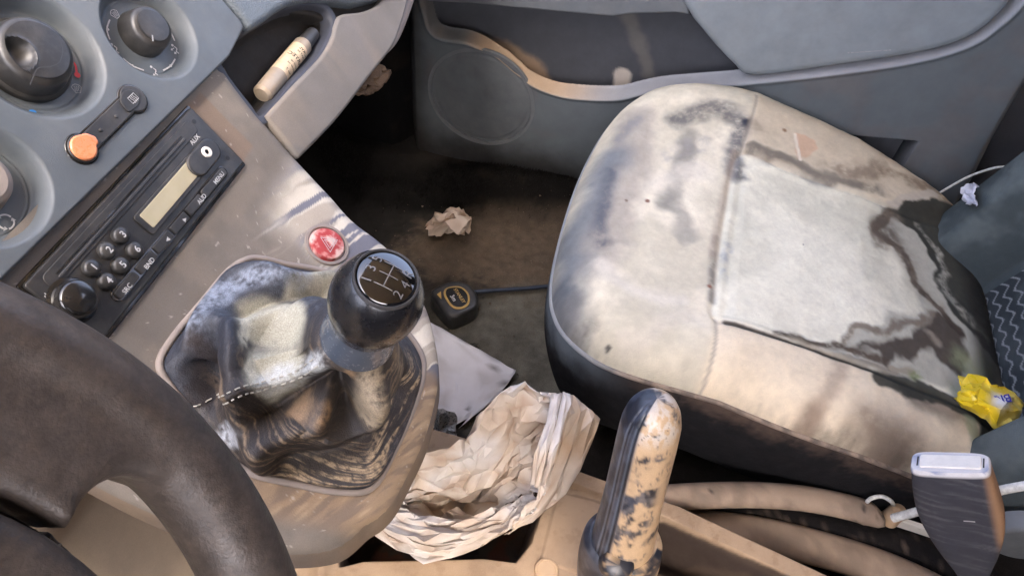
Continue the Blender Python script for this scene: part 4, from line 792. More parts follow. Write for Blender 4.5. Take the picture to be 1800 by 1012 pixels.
slab_tube([(1100, 884), (1180, 874), (1300, 869), (1400, 874), (1480, 888), (1525, 902), (1556, 925)], .170, .0155, .012, 'rail_cover', M['painted'], seat, railc)
print('seat ok')

# second sand coloured sill strip on the tunnel carpet
def stripc(V):
    n1, n2 = fbm(V, 20, 4, 13), fbm(V, 90, 4, 15); C = np.tile(lin(158, 138, 118), (len(V), 1)); C = lerp(C, lin(112, 98, 86), sstep(.42, .62, n1*.6+n2*.4)*.6); return lerp(C, lin(70, 60, 54), sstep(.004, -.012, V[:, 2]-.125+(n2-.5)*.012))  # shading of the lower side painted in as a darker tone
sr_ = root('seat_rail', 'rounded sandy floor rail curving between tunnel tray and passenger seat', 'seat rail', atz(1400, 960, .12))
slab_tube([(1120, 925), (1200, 925), (1330, 938), (1470, 972), (1580, 1010), (1680, 1060), (1750, 1110)], .137, .022, .013, 'rail_moulding', M['painted'], sr_, stripc)
# black webbing / carpet between the two
def carpc(V): n1, n2 = fbm(V, 30, 4, 3), fbm(V, 200, 4, 4); return lerp(np.tile(lin(30, 28, 28), (len(V), 1)), lin(120, 104, 92), sstep(.58, .72, n1*.5+n2*.5)*.6)
slab_tube([(1130, 915), (1250, 908), (1400, 925), (1520, 950), (1640, 985), (1760, 1040)], .110, .030, .030, 'carpet_edge', M['painted_carpet'], sr_, carpc)

# ------------------------------------------------------------------ passenger door
door = root('passenger_door', 'grey plastic passenger door with open map pocket and round speaker grille', 'car door', (.74, -.4, .05))
XF, XR = .714, .744
lipf = [(748, 30), (757, 55), (778, 68), (822, 76), (868, 98), (910, 132), (955, 157), (1005, 170), (1080, 173), (1125, 164), (1170, 156), (1300, 146), (1450, 130), (1600, 108), (1700, 80), (1760, 40), (1800, 0), (1840, -60)]
dpx = lambda L, x=XF: np.array([atx(a, b, x)[1:] for a, b in L])
lip = smooth_loop(dpx(lipf), 140, False); recess = np.vstack([lip, [[lip[-1, 0], .72], [.052, .72]], dpx([(742, 5)])])
yy, zz = np.meshgrid(np.linspace(-1.0, .10, 640), np.concatenate([np.linspace(-.02, .12, 40, endpoint=False), np.linspace(.12, .62, 420)]), indexing='ij'); G = np.stack([yy.ravel(), zz.ravel()], 1)
sr = sdf(G, recess); H = np.where(True, 0., 0.)-(XR-XF)*sstep(.002, -.0045, sr); H += .0025*np.exp(-((sr-.004)/.003)**2)
sp_c = (dpx([(755, 160)])[0]+dpx([(937, 190)])[0])/2; rs = np.linalg.norm(G-sp_c, axis=1); RS_ = .5*np.linalg.norm(dpx([(755, 160)])[0]-dpx([(937, 190)])[0])
H -= .005*sstep(RS_+.003, RS_-.003, rs)
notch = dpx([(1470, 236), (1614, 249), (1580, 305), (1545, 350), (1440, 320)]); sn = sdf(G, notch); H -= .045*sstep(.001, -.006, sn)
slant = dpx([(1614, 249), (1592, 290), (1572, 320)]); H += .0
yr = np.interp(G[:, 1], [.0, .243, .315, .433, .62], [-.885, -.862, -.85, -.838, -.82]); H -= .07*sstep(.012, -.03, G[:, 0]-yr)+.5*0
H -= .05*sstep(.045, .078, G[:, 0])
cup = dpx([(1098, 18), (1120, 50), (1135, 90), (1150, 130)], XR); dc = dpoly(G, cup); inr = sstep(0, -.01, sr)
curve_ = inr*.022*sstep(.40, .30, G[:, 1])*0; H += inr*.012*np.exp(-((dpoly(G, dpx([(870, 95), (930, 118), (965, 150)], XR)))/.03)**2)
H -= .006*sstep(.10, .04, G[:, 1])
P = np.c_[XF-H, G]; n1 = fbm(P, 14, 5, 3); n2 = fbm(P, 60, 4, 5); n3 = fbm(P, 300, 3, 6)
C = np.tile(lin(98, 105, 109), (len(P), 1)); C = lerp(C, lin(108, 102, 100), sstep(.5, .7, n1)*.4)
ledge = sstep(.004, .001, sr)*sstep(-.0075, -.004, sr); yl = G[:, 0]
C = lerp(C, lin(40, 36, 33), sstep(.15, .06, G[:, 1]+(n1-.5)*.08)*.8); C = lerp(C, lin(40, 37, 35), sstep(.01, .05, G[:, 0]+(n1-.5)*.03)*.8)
C = lerp(C, lin(190, 166, 138), ledge*sstep(-.02, -.08, yl)*sstep(-.32, -.22, yl)*.9); C = lerp(C, lin(170, 172, 176), ledge*sstep(-.18, -.30, yl)*.75); C = lerp(C, lin(110, 104, 98), ledge*sstep(-.06, .02, yl)*.5)
dr1 = dpoly(G, dpx([(840, 84), (890, 92), (935, 118), (958, 146)], XR)); C = lerp(C, lin(150, 128, 106), 0*inr*sstep(.022, .008, dr1+(n2-.5)*.01)*.75)
dr2 = dpoly(G, cup); C = lerp(C, lin(118, 114, 110), inr*sstep(.016, .004, dr2+(n2-.5)*.014)*.55)
dr3 = np.linalg.norm(G-dpx([(1094, 136)], XR)[0], axis=1); C = lerp(C, lin(200, 190, 176), 0*inr*sstep(.017, .011, dr3+(n2-.5)*.006)*.9)
C = lerp(C, lin(24, 24, 26), sstep(-.001, -.006, sn)*.97)  # notch painted near-black for the shade inside it
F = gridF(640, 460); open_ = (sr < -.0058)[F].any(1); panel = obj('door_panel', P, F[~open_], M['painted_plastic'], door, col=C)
XB = .800
yb, zb = np.meshgrid(np.linspace(-.92, .055, 260), np.linspace(.10, .66, 160), indexing='ij'); GB = np.stack([yb.ravel(), zb.ravel()], 1)
xb = XB-.010*sstep(.40, .30, GB[:, 1])-.03*sstep(.03, .055, GB[:, 0])+.006*(fbm(np.c_[GB, 0*GB[:, :1]], 5, 3)-.5); foot = np.interp(GB[:, 0], lip[::-1, 0], lip[::-1, 1]); xb -= .035*sstep(-.055, -.085, GB[:, 1]-foot)
PBk = np.c_[xb, GB]; n1, n2 = fbm(PBk, 14, 5, 3), fbm(PBk, 60, 4, 5); C = np.tile(lin(78, 80, 85), (len(PBk), 1))
bpx = lambda L: dpx(L, XB-.012)
C = lerp(C, lin(168, 142, 116), sstep(.024, .006, dpoly(GB, bpx([(850, 82), (895, 92), (935, 116), (955, 145)]))+(n2-.5)*.012)*.85)
C = lerp(C, lin(122, 118, 112), sstep(.018, .003, dpoly(GB, bpx([(1092, 20), (1112, 50), (1128, 90), (1142, 130)]))+(n2-.5)*.016)*.6)
C = lerp(C, lin(205, 195, 182), sstep(.018, .011, dpoly(GB, bpx([(1093, 134), (1093, 150)]))+(n2-.5)*.006)*.95)
obj('map_pocket', PBk, gridF(260, 160), M['painted_plastic'], door, col=C)
DF = Frame((XR, 0, 0), (0, -1, 0), (0, 0, 1))       # u to the rear, v up, n into the car
assert DF.n[0] < 0
dfp = lambda L, x=XF: np.array([[-atx(a, b, x)[1], atx(a, b, x)[2]] for a, b in L])
V, F = pad(resample(smooth_loop(np.vstack([dfp([(1196, -20), (1212, 28), (1235, 58), (1262, 90), (1290, 118), (1306, 133), (1345, 136), (1450, 122), (1600, 100), (1680, 80), (1732, 52), (1772, 14), (1800, -28)]), [[.84, .62], [.7, .66], [.5, .66], [.36, .56]]]), 220), 220), DF, .030, -.05, .012, 6)
Cn = fbm(V, 10, 5, 8); CA = np.tile(lin(104, 107, 112), (len(V), 1)); arm = obj('armrest', V, F, M['arm_grey'], door, col=None, angle=60)
obj('scuff_mark', *ribbon(dfp([(1490, 93), (1510, 92), (1540, 90), (1566, 88)], XR-.030), .0016, DF, .0303), material('scuff', lin(150, 152, 156), .6, var=.3, vscale=300), arm, smooth=False)
V, F = pad(resample(np.vstack([dfp([(745, -60), (752, 2), (830, 6), (890, 12), (1000, 22), (1078, 29), (1110, 24), (1190, 22), (1212, 26), (1200, -80)], XR-.012)]), 140), DF, .014, -.06, .003, 3); obj('upper_trim', V, F, M['grey_plastic'], door, angle=50)
sg_ = Frame((XF+.0045, sp_c[0], sp_c[1]), (0, -1, 0), (0, 0, 1)); ra = np.linspace(.002, RS_-.004, 60); hgt = .0035*(1-(ra/RS_)**2)+.0016*sstep(.9*RS_, .86*RS_, ra)
V = np.vstack([sg_(circle((0, 0), r, 110), h+.00012*math.sin(r*1400)) for r, h in zip(ra, hgt)]); obj('speaker_grille', V, flip(gridF(60, 110, False, True)), M['grille'], door)
obj('grille_ring', *ring_geo(sg_, (0, 0), RS_-.003, RS_+.003, -.002, .0048, 110), M['grey_plastic'], door)
obj('door_outer', *box(.815, .835, -.90, .08, -.02, .62), M['body_dark'], door)
print('door ok')

# ------------------------------------------------------------------ crumpled paper things
def net(ctrl, uv):
    """bicubic-ish interpolation of a control net of 3D points at uv in 0..1"""
    ctrl = np.asarray(ctrl, float); n, m = ctrl.shape[:2]
    def w(t, k):
        x = t*(k-1); i = np.clip(np.floor(x).astype(int), 0, k-2); f = x-i; return i, f
    i, f = w(uv[:, 0], n); j, g = w(uv[:, 1], m)
    def cr(p0, p1, p2, p3, t): t = t[:, None]; return .5*(2*p1+(p2-p0)*t+(2*p0-5*p1+4*p2-p3)*t*t+(3*p1-p0-3*p2+p3)*t**3)
    def row(ii):
        ii = np.clip(ii, 0, n-1); c = lambda jj: ctrl[ii, np.clip(jj, 0, m-1)]; return cr(c(j-1), c(j), c(j+1), c(j+2), g)
    return cr(row(i-1), row(i), row(i+1), row(i+2), f)
def crumple(name, ctrl, npts, amp, seed, mat, parent, colf, aspect=1., fine=.35, torn=.0, thick=.0004, flat_shade=True, crease=26):
    r = np.random.default_rng(seed); k = int(math.sqrt(npts)); b = np.linspace(0, 1, max(4, int(k*1.2)))[:-1]
    edge = np.vstack([np.c_[b, 0*b], np.c_[0*b+1, b], np.c_[1-b, 0*b+1], np.c_[0*b, 1-b]])
    pts = []
    while len(pts) < npts:
        c = r.random((12, 2)); d = [min([np.hypot(*(q-p)*[1, 1]) for p in pts] or [9]) for q in c]; pts.append(c[int(np.argmax(d))]*.94+.03) if r.random() < .6 else pts.append(r.random(2)*.94+.03)
    uv = np.vstack([edge, pts]); tri = geometry.delaunay_2d_cdt([Vector(p) for p in uv], [], [], 0, 1e-7); uv = np.array([v[:] for v in tri[0]]); F = [tuple(f) for f in tri[2]]
    amps = r.normal(0, 1, len(uv))
    def normals(uv):
        e = 1e-3; a = net(ctrl, np.clip(uv+[e, 0], 0, 1))-net(ctrl, np.clip(uv-[e, 0], 0, 1)); c = net(ctrl, np.clip(uv+[0, e], 0, 1))-net(ctrl, np.clip(uv-[0, e], 0, 1)); q = np.cross(a, c); return q/(np.linalg.norm(q, axis=1)[:, None]+1e-12)
    be = np.minimum(np.minimum(uv[:, 0], 1-uv[:, 0]), np.minimum(uv[:, 1], 1-uv[:, 1])) < 1e-6
    P = net(ctrl, uv)+normals(uv)*(amps*amp*np.where(be, .35+torn, 1.))[:, None]
    # split every triangle in four with a smaller second crumple
    mid = {}; V = list(P); U = list(uv); F2 = []
    def mp(a, c):
        k2 = (min(a, c), max(a, c))
        if k2 not in mid: mid[k2] = len(V); nn = np.cross(P[a]-P[c], r.normal(size=3)); nn = nn/(np.linalg.norm(nn)+1e-9); V.append((P[a]+P[c])/2+nn*r.normal()*amp*fine); U.append((uv[a]+uv[c])/2)
        return mid[k2]
    for a, c, d in F:
        x, y, z = mp(a, c), mp(c, d), mp(d, a); F2 += [(a, x, z), (x, c, y), (z, y, d), (x, y, z)]
    V, U = np.array(V), np.array(U)
    o = obj(name, V, F2, mat, parent, smooth=True, col=colf(V, U), angle=crease)
    s = o.modifiers.new('thick', 'SOLIDIFY'); s.thickness = thick; s.offset = 0
    if crease is None: o.data.polygons.foreach_set('use_smooth', np.zeros(len(o.data.polygons), bool))
    return o
def P3(L): return [[atd(x, y, d) for x, y, d in row] for row in L]
def AZ(L): return [[atz(x, y, z) for x, y, z in row] for row in L]
# paper bag lying open in the tray
bag_in = AZ([
 [(704, 858, .215), (716, 805, .225), (772, 792, .235), (812, 792, .245), (836, 752, .27), (868, 702, .29), (908, 672, .30), (950, 690, .30), (985, 694, .295)],
 [(700, 868, .20), (735, 832, .20), (785, 825, .205), (822, 812, .21), (858, 782, .235), (892, 745, .255), (920, 718, .27), (952, 722, .28), (985, 712, .29)],
 [(695, 880, .195), (735, 862, .178), (785, 862, .17), (825, 855, .168), (866, 832, .18), (902, 795, .205), (930, 770, .23), (956, 762, .25), (978, 758, .275)],
 [(692, 888, .195), (732, 888, .172), (780, 895, .16), (828, 888, .155), (868, 868, .16), (905, 838, .18), (930, 822, .20), (948, 815, .225), (962, 820, .255)],
 [(688, 894, .20), (728, 908, .185), (778, 922, .18), (830, 918, .178), (872, 900, .18), (906, 880, .19), (928, 868, .205), (938, 862, .22), (944, 866, .24)],
])
bag_out = AZ([
 [(985, 692, .296), (1002, 690, .295), (1022, 708, .288), (1040, 722, .28), (1056, 737, .268)],
 [(976, 740, .282), (988, 752, .272), (1003, 768, .26), (1015, 782, .25), (1028, 800, .235)],
 [(962, 810, .258), (968, 824, .246), (976, 838, .235), (982, 850, .225), (988, 862, .21)],
 [(946, 862, .243), (944, 878, .23), (943, 892, .22), (940, 906, .21), (934, 918, .20)],
 [(925, 885, .232), (912, 908, .222), (905, 920, .212), (896, 930, .205), (886, 940, .198)],
])
bag_lip = AZ([
 [(690, 888, .203), (728, 902, .198), (778, 914, .193), (830, 910, .190), (876, 896, .193), (912, 876, .20), (932, 862, .222)],
 [(672, 905, .208), (712, 922, .205), (768, 938, .20), (825, 932, .197), (876, 916, .197), (915, 893, .205), (936, 880, .224)],
 [(655, 922, .205), (700, 942, .20), (758, 962, .197), (820, 950, .196), (872, 932, .198), (915, 908, .206), (938, 892, .224)],
 [(648, 932, .195), (690, 960, .188), (745, 986, .185), (815, 968, .188), (868, 948, .193), (905, 925, .203), (934, 902, .22)],
])
def bagc(warm):  # warm: how strongly the sunlit tan of the outer side is painted in
    def f(V, U):
        n1, n2 = fbm(V, 30, 4, 3), fbm(V, 120, 4, 5); C = np.tile(lin(202, 198, 194), (len(V), 1)); C = lerp(C, lin(176, 154, 130), sstep(.4, .62, n1)*.55+warm*.4); C = lerp(C, lin(150, 122, 100), sstep(.52, .66, n2)*.5); return lerp(C, lin(196, 194, 196), sstep(.5, .35, n1)*.5*(1-warm))
    return f
bag = root('paper_bag', 'crumpled white paper bag lying open in the front of the tunnel tray', 'paper bag', atz(830, 900, .16))
M['paper2'] = material('bag_paper', attr=True, rough=.7, var=.06, vscale=80, fine=.05, bump=.4, bscale=160, spec=.25)
crumple('bag_inside', bag_in, 170, .0058, 11, M['paper2'], bag, bagc(.05), torn=.5, fine=.42)
crumple('bag_side', bag_out, 40, .0034, 12, M['paper2'], bag, bagc(1.), torn=.5)
crumple('bag_lip', bag_lip, 90, .0042, 14, M['paper2'], bag, bagc(.1), torn=.4)
for L, sd_ in ((((972, 694), (985, 690), (962, 742), (976, 746), (944, 800), (958, 806), (934, 852), (944, 858)), 51), (((990, 688), (1003, 692), (980, 740), (992, 746), (964, 800), (975, 806), (948, 850), (956, 858)), 52)):
    zl = [.303, .296, .278, .252]; cg = AZ([[(L[2*i][0], L[2*i][1], zl[i]), ((L[2*i][0]+L[2*i+1][0])/2, (L[2*i][1]+L[2*i+1][1])/2, zl[i]+.006), (L[2*i+1][0], L[2*i+1][1], zl[i])] for i in range(4)]); crumple('paper_fold', cg, 22, .0014, sd_, M['paper2'], bag, bagc(.0), torn=.6)
# loose sheets on the floor
def sheet(name, label, cat, ctrl, npts, amp, seed, c1, c2, mat=None, thick=.0004, group=None):
    o = crumple(name, ctrl, npts, amp, seed, mat or M['paper'], None, lambda V, U: lerp(lerp(np.tile(lin(*c1), (len(V), 1)), lin(*c2), sstep(.45, .65, fbm(V, 40, 4, seed))*.7), lin(60, 54, 48), sstep(.66, .74, fbm(V, 130, 4, seed+2))*.7), thick=thick); tag(o, label, cat, group); return o
sheet('paper_sheet', 'creased grey-white paper sheet lying flat on the floor', 'paper', AZ([[(745, 560, .012), (745, 640, .012), (750, 760, .013)], [(790, 585, .015), (790, 660, .015), (790, 752, .012)], [(845, 615, .016), (840, 680, .016), (822, 735, .012)], [(907, 650, .013), (880, 690, .015), (806, 752, .012)]]), 40, .0016, 5, (222, 221, 226), (186, 182, 182))
M['plastic_film'] = material('plastic_film', lin(150, 152, 152), .3, var=.3, vscale=120, trans=.35, spec=.6)
sheet('plastic_wrapping', 'crumpled clear plastic film on the floor beside the console end', 'plastic film', AZ([[(735, 735, .03), (730, 770, .03), (735, 800, .025)], [(765, 715, .05), (770, 760, .055), (770, 795, .03)], [(800, 735, .03), (805, 765, .03), (810, 785, .02)]]), 40, .007, 6, (178, 180, 180), (150, 150, 150), M['plastic_film'])
sheet('crumpled_tissue', 'small crumpled beige tissue on the muddy footwell carpet', 'tissue', AZ([[(748, 396, .02), (752, 402, .012), (768, 408, .012), (782, 410, .01)], [(765, 378, .05), (775, 385, .04), (788, 400, .03), (800, 408, .012)], [(790, 364, .05), (796, 376, .035), (806, 392, .045), (812, 410, .012)], [(808, 368, .03), (820, 378, .045), (830, 384, .045), (824, 408, .015)]]), 55, .008, 8, (216, 200, 184), (190, 168, 148))
sheet('paper_scrap', 'torn white scrap of plastic wedged between cushion and backrest', 'scrap', [[aty(x, y, -.79) for x, y in r] for r in ([(1690, 338), (1694, 352), (1702, 360)], [(1704, 322), (1706, 342), (1712, 358)], [(1716, 326), (1714, 344), (1720, 362)])], 26, .004, 9, (200, 202, 212), (170, 172, 186))
# yellow sweet wrapper at the back of the cushion
def sz2(x, y, up): return lambda a, b: seat_base(a, b)+up
def wr(L): return [[hit(x, y, lambda a, b, up=up: seat_base(a, b)+up, .4, 1.5) for x, y, up in r] for r in L]
wrap = root('sweet_wrapper', 'crumpled bright yellow wrapper with blue print beside the backrest', 'wrapper', hit(1740, 710, sz_))
M['yellow'] = material('yellow_foil', attr=True, rough=.32, var=.05, fine=.03, spec=.6, coat=.3)
yc = lambda V, U: lerp(lerp(np.tile(lin(238, 206, 40), (len(V), 1)), lin(246, 232, 140), sstep(.5, .68, fbm(V, 60, 3, 4))*.7), lin(236, 236, 238), np.exp(-(((U[:, 0]-.66)/.13)**2+((U[:, 1]-.42)/.2)**2)**2)*.95)
wc = wr([[(1684, 660, .012), (1688, 680, .020), (1682, 694, .012), (1676, 702, .004)], [(1706, 660, .018), (1706, 684, .032), (1706, 708, .026), (1700, 720, .008)], [(1730, 664, .022), (1728, 684, .030), (1728, 712, .032), (1728, 736, .012)], [(1742, 680, .024), (1752, 694, .030), (1752, 722, .034), (1746, 752, .016)], [(1770, 684, .022), (1776, 700, .028), (1774, 728, .030), (1764, 762, .014)], [(1798, 704, .016), (1798, 716, .020), (1790, 738, .024), (1776, 752, .010)]])
crumple('foil', wc, 60, .0022, 21, M['yellow'], wrap, yc, torn=.6)
wo = net(wc, np.array([[.66, .40]]))[0]+nrm(CAM-wo if False else CAM-net(wc, np.array([[.66, .40]]))[0])*.004
wn = nrm(.5*nrm(CAM-wo)+np.array([0, 0, .5])); wu = nrm(-AX[0]+wn*(AX[0]@wn)); wfm = Frame(wo, wu, np.cross(wn, wu)); obj('lettering', *text_on('BIG', .0125, wfm, (0, 0), .0005, 6, True), M['blue_print'] if False else material('navy_print', lin(40, 44, 140), .5, var=.1), wrap, smooth=False)
# tape measure
tp = root('tape_measure', 'black tape measure with a yellow-ringed badge on the floor', 'tape measure', atz(800, 530, .0))
TFm = Frame(atz(803, 520, .034), nrm(atz(840, 545, .034)-atz(790, 490, .034)), (0, 0, 1)); tu = nrm(np.array([atz(822, 540, .03)-atz(795, 500, .03)])[0]*[1, 1, 0]); TFm = Frame(atz(803, 522, .036), tu, np.cross([0, 0, 1.], tu))
V, F = pad(smooth_loop(np.array([(-.036, -.010), (-.034, .012), (-.018, .030), (.008, .033), (.030, .020), (.034, -.006), (.028, -.028), (-.010, -.034), (-.032, -.030)]), 70), TFm, 0, -.034, .006, 5); obj('case', V, F, M['black_plastic'], tp, angle=60)
M['yellow_plastic'] = material('yellow_plastic', lin(176, 142, 66), .5, var=.2, vscale=150, dust=DUSTGREY, dust_amt=.3)
bd = smooth_loop(np.array([(-.024, -.006), (-.016, .015), (.004, .020), (.022, .010), (.025, -.006), (.014, -.017), (-.012, -.017)]), 60)
V, F = pad(bd, TFm, .0016, -.002, .0008); obj('badge_ring', V, F, M['yellow_plastic'], tp); V, F = pad(inset(ccw(bd), .0034), TFm, .0024, 0, .0006); bdg = obj('badge', V, F, M['gloss_black'], tp)
obj('lettering', *text_on('STANLEY', .0078, TFm, (.001, .004), .0027, 0, True), M['yellow_plastic'], bdg, smooth=False); obj('lettering', *text_on('3m', .0105, TFm, (.001, -.007), .0027, 0, True), M['white_print'], bdg, smooth=False)
tw = [atz(768, 517, .038), atz(775, 512, .038), atz(776, 526, .038)]; obj('lock_mark', *join((np.array(tw), [(0, 1, 2)])), M['yellow_plastic'], tp, smooth=False)
bs = np.array([atz(x, y, .012) for x, y in ((832, 513), (870, 510), (920, 507), (965, 503), (1000, 500))]); V, F = tube(smooth_loop(bs, 40, False), .0035, 8); tag(obj('blue_cord', V, F, material('blue_cord', lin(36, 46, 62), .6, var=.2)), 'thin dark blue cord on the floor running towards the seat', 'cord')
# glue pen in the tray
p0, p1 = S(459, 168, -.014), S(551, 58, -.014); pen = root('touch_up_pen', 'dusty grey marker tube with printed label lying in the dashboard tray', 'marker', SF([(p0+p1)/2], -.014)[0])
A, B_ = SF([p0], -.014)[0], SF([p1], -.014)[0]; pa = nrm(B_-A); PLn = np.linalg.norm(B_-A); pr = .0088
V, F = lathe([(0, .0002), (.0004, pr*.75), (.003, pr), (PLn*.78, pr), (PLn*.80, pr*.86)], A, pa, SF.n, 40, (True, True)); M['tube'] = material('tube', lin(150, 140, 126), .4, var=.15, vscale=60, dust=TAN, dust_amt=.4, dust_scale=50); obj('tube', V, F, M['tube'], pen, angle=40)
V, F = lathe([(PLn*.79, pr*.84), (PLn*.97, pr*.78), (PLn, pr*.68), (PLn*1.002, .0002)], A, pa, SF.n, 40, (True, True)); obj('cap', V, F, M['dark_plastic'], pen, angle=40)
V, F = lathe([(PLn*.30, pr*1.012), (PLn*.70, pr*1.012)], A, pa, SF.n, 40, (False, False)); lab = obj('label', V, F, material('label_paper', lin(210, 188, 156), .6, var=.15, vscale=80), pen)
e2 = np.cross(pa, SF.n)
def on_tube(V, F, c, rot90=True):
    # text runs round the tube: x goes along the circumference, y along the axis
    x, y = V[:, 0], V[:, 1]; a = x/pr+c[1]; r = pr*1.03; return A+pa*(c[0]+y)[:, None]+r*(np.cos(a)[:, None]*SF.n-np.sin(a)[:, None]*(-e2)*-1), F
ttx = []
for s_, sz, h in (('ACRYL', .0042, .65), ('SPRAY 50', .0030, .605), ('CARTEC', .0062, .53), ('touch up', .003, .465), ('lacquer ml', .003, .42), ('No 7', .0036, .35)):
    V, F = text_geo(s_, sz, True); ttx.append(on_tube(V, F, (PLn*h, -.35)))
obj('lettering', *join(*ttx), M['ink'], lab, smooth=False)
# felt under the dash
fe = sheet('felt_pad', 'torn brown felt padding hanging below the dashboard edge', 'felt', [[SF([S(x, y, -.05)], -.05+h)[0] for x, y, h in r] for r in ([(600, 175, 0), (612, 166, .0), (640, 166, .0)], [(625, 130, 0), (640, 145, .006), (668, 152, .0)], [(660, 112, 0), (670, 125, .006), (684, 128, .0)])], 40, .002, 30, (116, 96, 78), (92, 76, 62), M['painted_carpet'], .006)
# cords
def cord(L, r, label, name='white_cord', mat=None, group=None):
    V, F = tube(smooth_loop(np.array(L), 50, False), r, 8); return tag(obj(name, V, F, mat or M['thread']), label, 'cord', group)
M['white_cord'] = material('white_cord', lin(205, 205, 200), .8, var=.25, vscale=250)
cord([atx(1650, 340, .66), atx(1690, 317, .66), atx(1720, 304, .66), atx(1756, 294, .66), atx(1790, 296, .66)], .0018, 'thin white cord between the door and the backrest', mat=M['white_cord'])
cord([atx(1735, 868, .12), atx(1765, 860, .12), atx(1810, 852, .12), atx(1850, 848, .12)], .0045, 'dusty white cord behind the belt buckle', mat=M['white_cord'])
cord([atx(1570, 910, .145), atx(1600, 902, .145), atx(1630, 894, .145), atx(1660, 890, .145)], .005, 'pale metal rod in front of the belt buckle', name='metal_rod', mat=M['white_cord'])
cord([atz(1520, 888, .17), atz(1530, 876, .19), atz(1550, 872, .195), atz(1566, 880, .19), atz(1572, 890, .17)], .0025, 'small white loop beside the seat rail', name='wire_loop', mat=M['white_cord'])
V, F = lathe([(0, .011), (.02, .010), (.027, .008), (.029, .0003)], atz(1562, 912, .15), (0, 0, 1), (1, 0, 0), 24, (True, True)); tag(obj('rail_peg', V, F, M['tan']), 'small sandy peg standing at the end of the rail cover', 'peg')
V, F = pad(roundpoly([(-.045, -.008), (.045, -.008), (.045, .008), (-.045, .008)], .006), Frame(atz(1635, 935, .15), atz(1670, 948, .15)-atz(1600, 925, .15), (0, 0.2, .98)), .003, -.003, .0015); tag(obj('bracket', V, F, M['chrome_ring']), 'pale seat bracket below the belt buckle', 'bracket')

# ------------------------------------------------------------------ belt buckle
bk = root('belt_buckle', 'dusty black seat belt buckle with a white scuffed top beside the cushion', 'belt buckle', atx(1712, 1010, .12))
bD = 0.655
BO = atd(1712, 1012, .70); BT = atd(1671, 812, bD); ba_ = nrm(BT-BO); BL_ = np.linalg.norm(BT-BO); bn = nrm((CAM-BT)-((CAM-BT)@ba_)*ba_); bn = nrm(bn-.16*np.cross(bn, ba_)*(1 if np.cross(bn, ba_)@AX[0] > 0 else -1)); bw = np.cross(ba_, bn); bw = bw if bw@AX[0] > 0 else -bw
stn = [(0, .0115, .009, 0), (.10, .016, .010, .0), (.25, .024, .0115, .0), (.42, .031, .0125, .0), (.60, .0345, .0135, -.0005), (.80, .0335, .0145, -.001), (.93, .0315, .015, -.001), (.985, .031, .015, -.001), (1.0, .0298, .0138, -.001)]
sq = np.linspace(0, 2*np.pi, 88, endpoint=False); se = lambda c: np.sign(c)*np.abs(c)**.42
sts = smooth_loop(np.array(stn), 90, False); R = [[BO+ba_*BL_*h+bw*(sh+wd*se(math.cos(t)))+bn*tk*se(math.sin(t)) for t in sq] for h, wd, tk, sh in sts]
V, F = loft(R, True, (True, True)); F = flip(F); n1, n2, n3 = fbm(V, 30, 4, 3), fbm(V*np.array([1, 1, 1]), 120, 4, 5), fbm(V, 500, 3, 7)
lx, lh, ln_ = (V-BO)@bw, ((V-BO)@ba_)/BL_, (V-BO)@bn
C = np.tile(lin(54, 55, 62), (len(V), 1)); stt = np.sin((lh*BL_*1.0+lx*.35+.002*(n1-.5))/.0034*math.pi)*.5+.5; sk = fbm(np.c_[(lh*BL_+lx*.32)*420+1.5*n1, lx*40, ln_*40], 1., 3, 9); C = lerp(C, lin(84, 84, 88), sstep(.42, .68, sk)*.3); C = lerp(C, lin(112, 109, 108), sstep(.56, .74, sk)*.2); C = lerp(C, lin(52, 54, 60), sstep(.4, .1, lh)*.5+sstep(.55, .7, n2)*.3)
C = lerp(C, lin(150, 116, 86), sstep(.022, .030, lx)*sstep(.25, .45, lh)*.9); C = lerp(C, lin(216, 214, 214), sstep(.955, .975, lh)*(.75+.25*n2)); C = lerp(C, lin(120, 130, 160), sstep(.955, .975, lh)*sstep(.56, .66, n2)*.8)  # tan on the right side paints in the warm light from the rear
obj('housing', V, F, M['painted_plastic'], bk, col=C, angle=50)
tf = Frame(BO+ba_*(BL_+.0002), bw, np.cross(ba_, bw)); V, F = pad(roundpoly([(-.0245, -.0085), (.0235, -.0085), (.0235, .0085), (-.0245, .0085)], .003), tf, .0014, -.001, .0008); obj('release_button', V, F, material('worn_white', lin(226, 222, 214), .5, var=.08, dust=DUSTGREY, dust_amt=.25, dust_scale=200), bk, angle=40)
for x in (-.0262, .0252): obj('slot', *flat([(x-.0006, -.0065), (x+.0006, -.0065), (x+.0006, .0065), (x-.0006, .0065)], tf, .0003), M['ink'], bk, smooth=False)
mf = Frame(BO+ba_*BL_*.60+bn*.0143, bw, ba_); obj('scratch', *ribbon([(.003, .0), (.008, .0002), (.012, 0)], .0014, mf, .0), M['grey_print'], bk, smooth=False)
obj('stalk', *tube([BO+ba_*.004, BO-ba_*.05, BO-ba_*.12], .0085, 14), M['gloss_black'], bk)
bf = lathe([(-.006, .0115), (.0, .0125), (.004, .0118)], BO, ba_, bw, 30, (True, True)); obj('stalk_collar', *bf, M['tan'], bk)

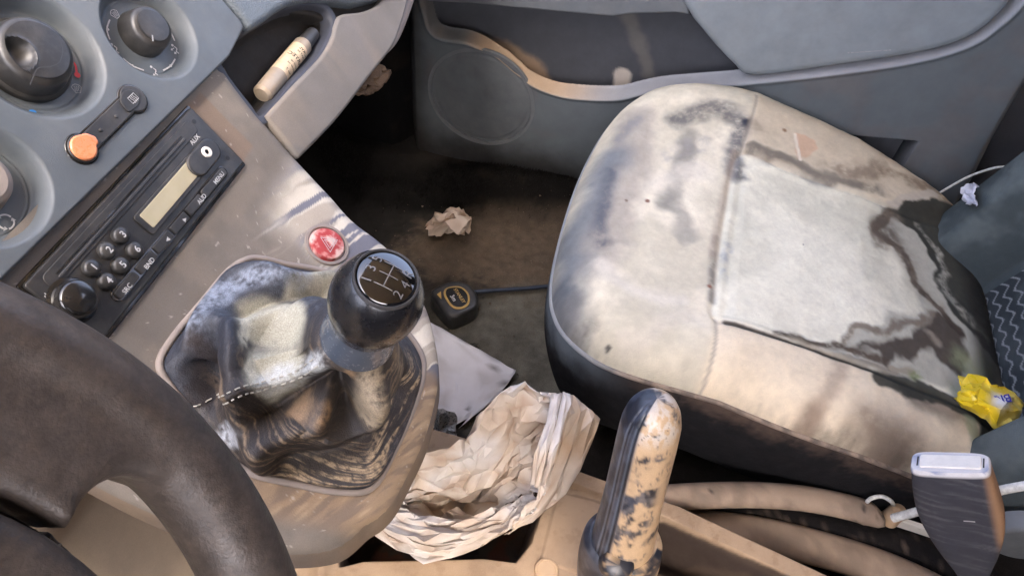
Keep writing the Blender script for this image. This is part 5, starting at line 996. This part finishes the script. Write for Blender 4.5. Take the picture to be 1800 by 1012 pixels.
# grit and crumbs trodden into the carpet and lying in the tray
gr = np.random.default_rng(77); Vg, Fg = [], []
def crumb(p, r):
    k = len(Vg); o = gr.normal(0, 1, (4, 3)); o /= np.linalg.norm(o, axis=1)[:, None]; o = np.array([[1, 0, -.3], [-.5, .87, -.3], [-.5, -.87, -.3], [0, 0, .9]])*gr.uniform(.6, 1.3, (4, 1))
    a = gr.uniform(0, 6.28); c, s_ = math.cos(a), math.sin(a); o = o@np.array([[c, s_, 0], [-s_, c, 0], [0, 0, 1]])
    Vg.extend((p+o*r).tolist()); Fg.extend([(k, k+2, k+1), (k, k+1, k+3), (k+1, k+2, k+3), (k+2, k, k+3)])
for _ in range(420):
    p = atz(gr.uniform(660, 1000), gr.uniform(360, 800), .006); crumb(np.array([p[0], p[1], floor_z(p[0], p[1])+.008]), gr.choice([.0008, .0012, .0018, .0026], p=[.5, .3, .15, .05]))
g_ = obj('grit', np.array(Vg), Fg, material('grit', lin(104, 90, 76), .9, var=.5, vscale=90), smooth=False); g_['kind'] = 'stuff'; tag(g_, 'pale grit and crumbs scattered over the footwell carpet', 'grit')

# worn carpet pile standing along the black fold of the footwell
Vp, Fp = [], []; rl = resample(ridge, 200)
for _ in range(9000):
    a = rl[gr.integers(0, len(rl))]+gr.normal(0, .018, 2); k = len(Vp); z0 = floor_z(a[0], a[1])+.022*math.exp(-(dpoly(np.array([a]), ridge)[0]/.022)**2)-.002
    h = gr.uniform(.005, .011); t = gr.normal(0, .003, 2)+np.array([0, -.002]); g2 = gr.uniform(0, 3.14); wv = .0007*np.array([math.cos(g2), math.sin(g2)])
    Vp += [(a[0]-wv[0], a[1]-wv[1], z0), (a[0]+wv[0], a[1]+wv[1], z0), (a[0]+t[0], a[1]+t[1], z0+h)]; Fp.append((k, k+1, k+2))
p_ = obj('carpet_pile', np.array(Vp), Fp, material('pile', lin(30, 28, 27), .95, var=.5, vscale=60, spec=.1), smooth=False); p_['kind'] = 'stuff'; tag(p_, 'worn black carpet pile along the fold of the footwell', 'carpet pile')
rcv = Frame(atx(1800, 940, .135), (0, -1, 0), (0, 0, 1)); V, F = pad(circle((0, 0), .034, 40), rcv, .012, -.01, .005); obj('recliner_cover', V, F, M['grey_plastic'], seat)
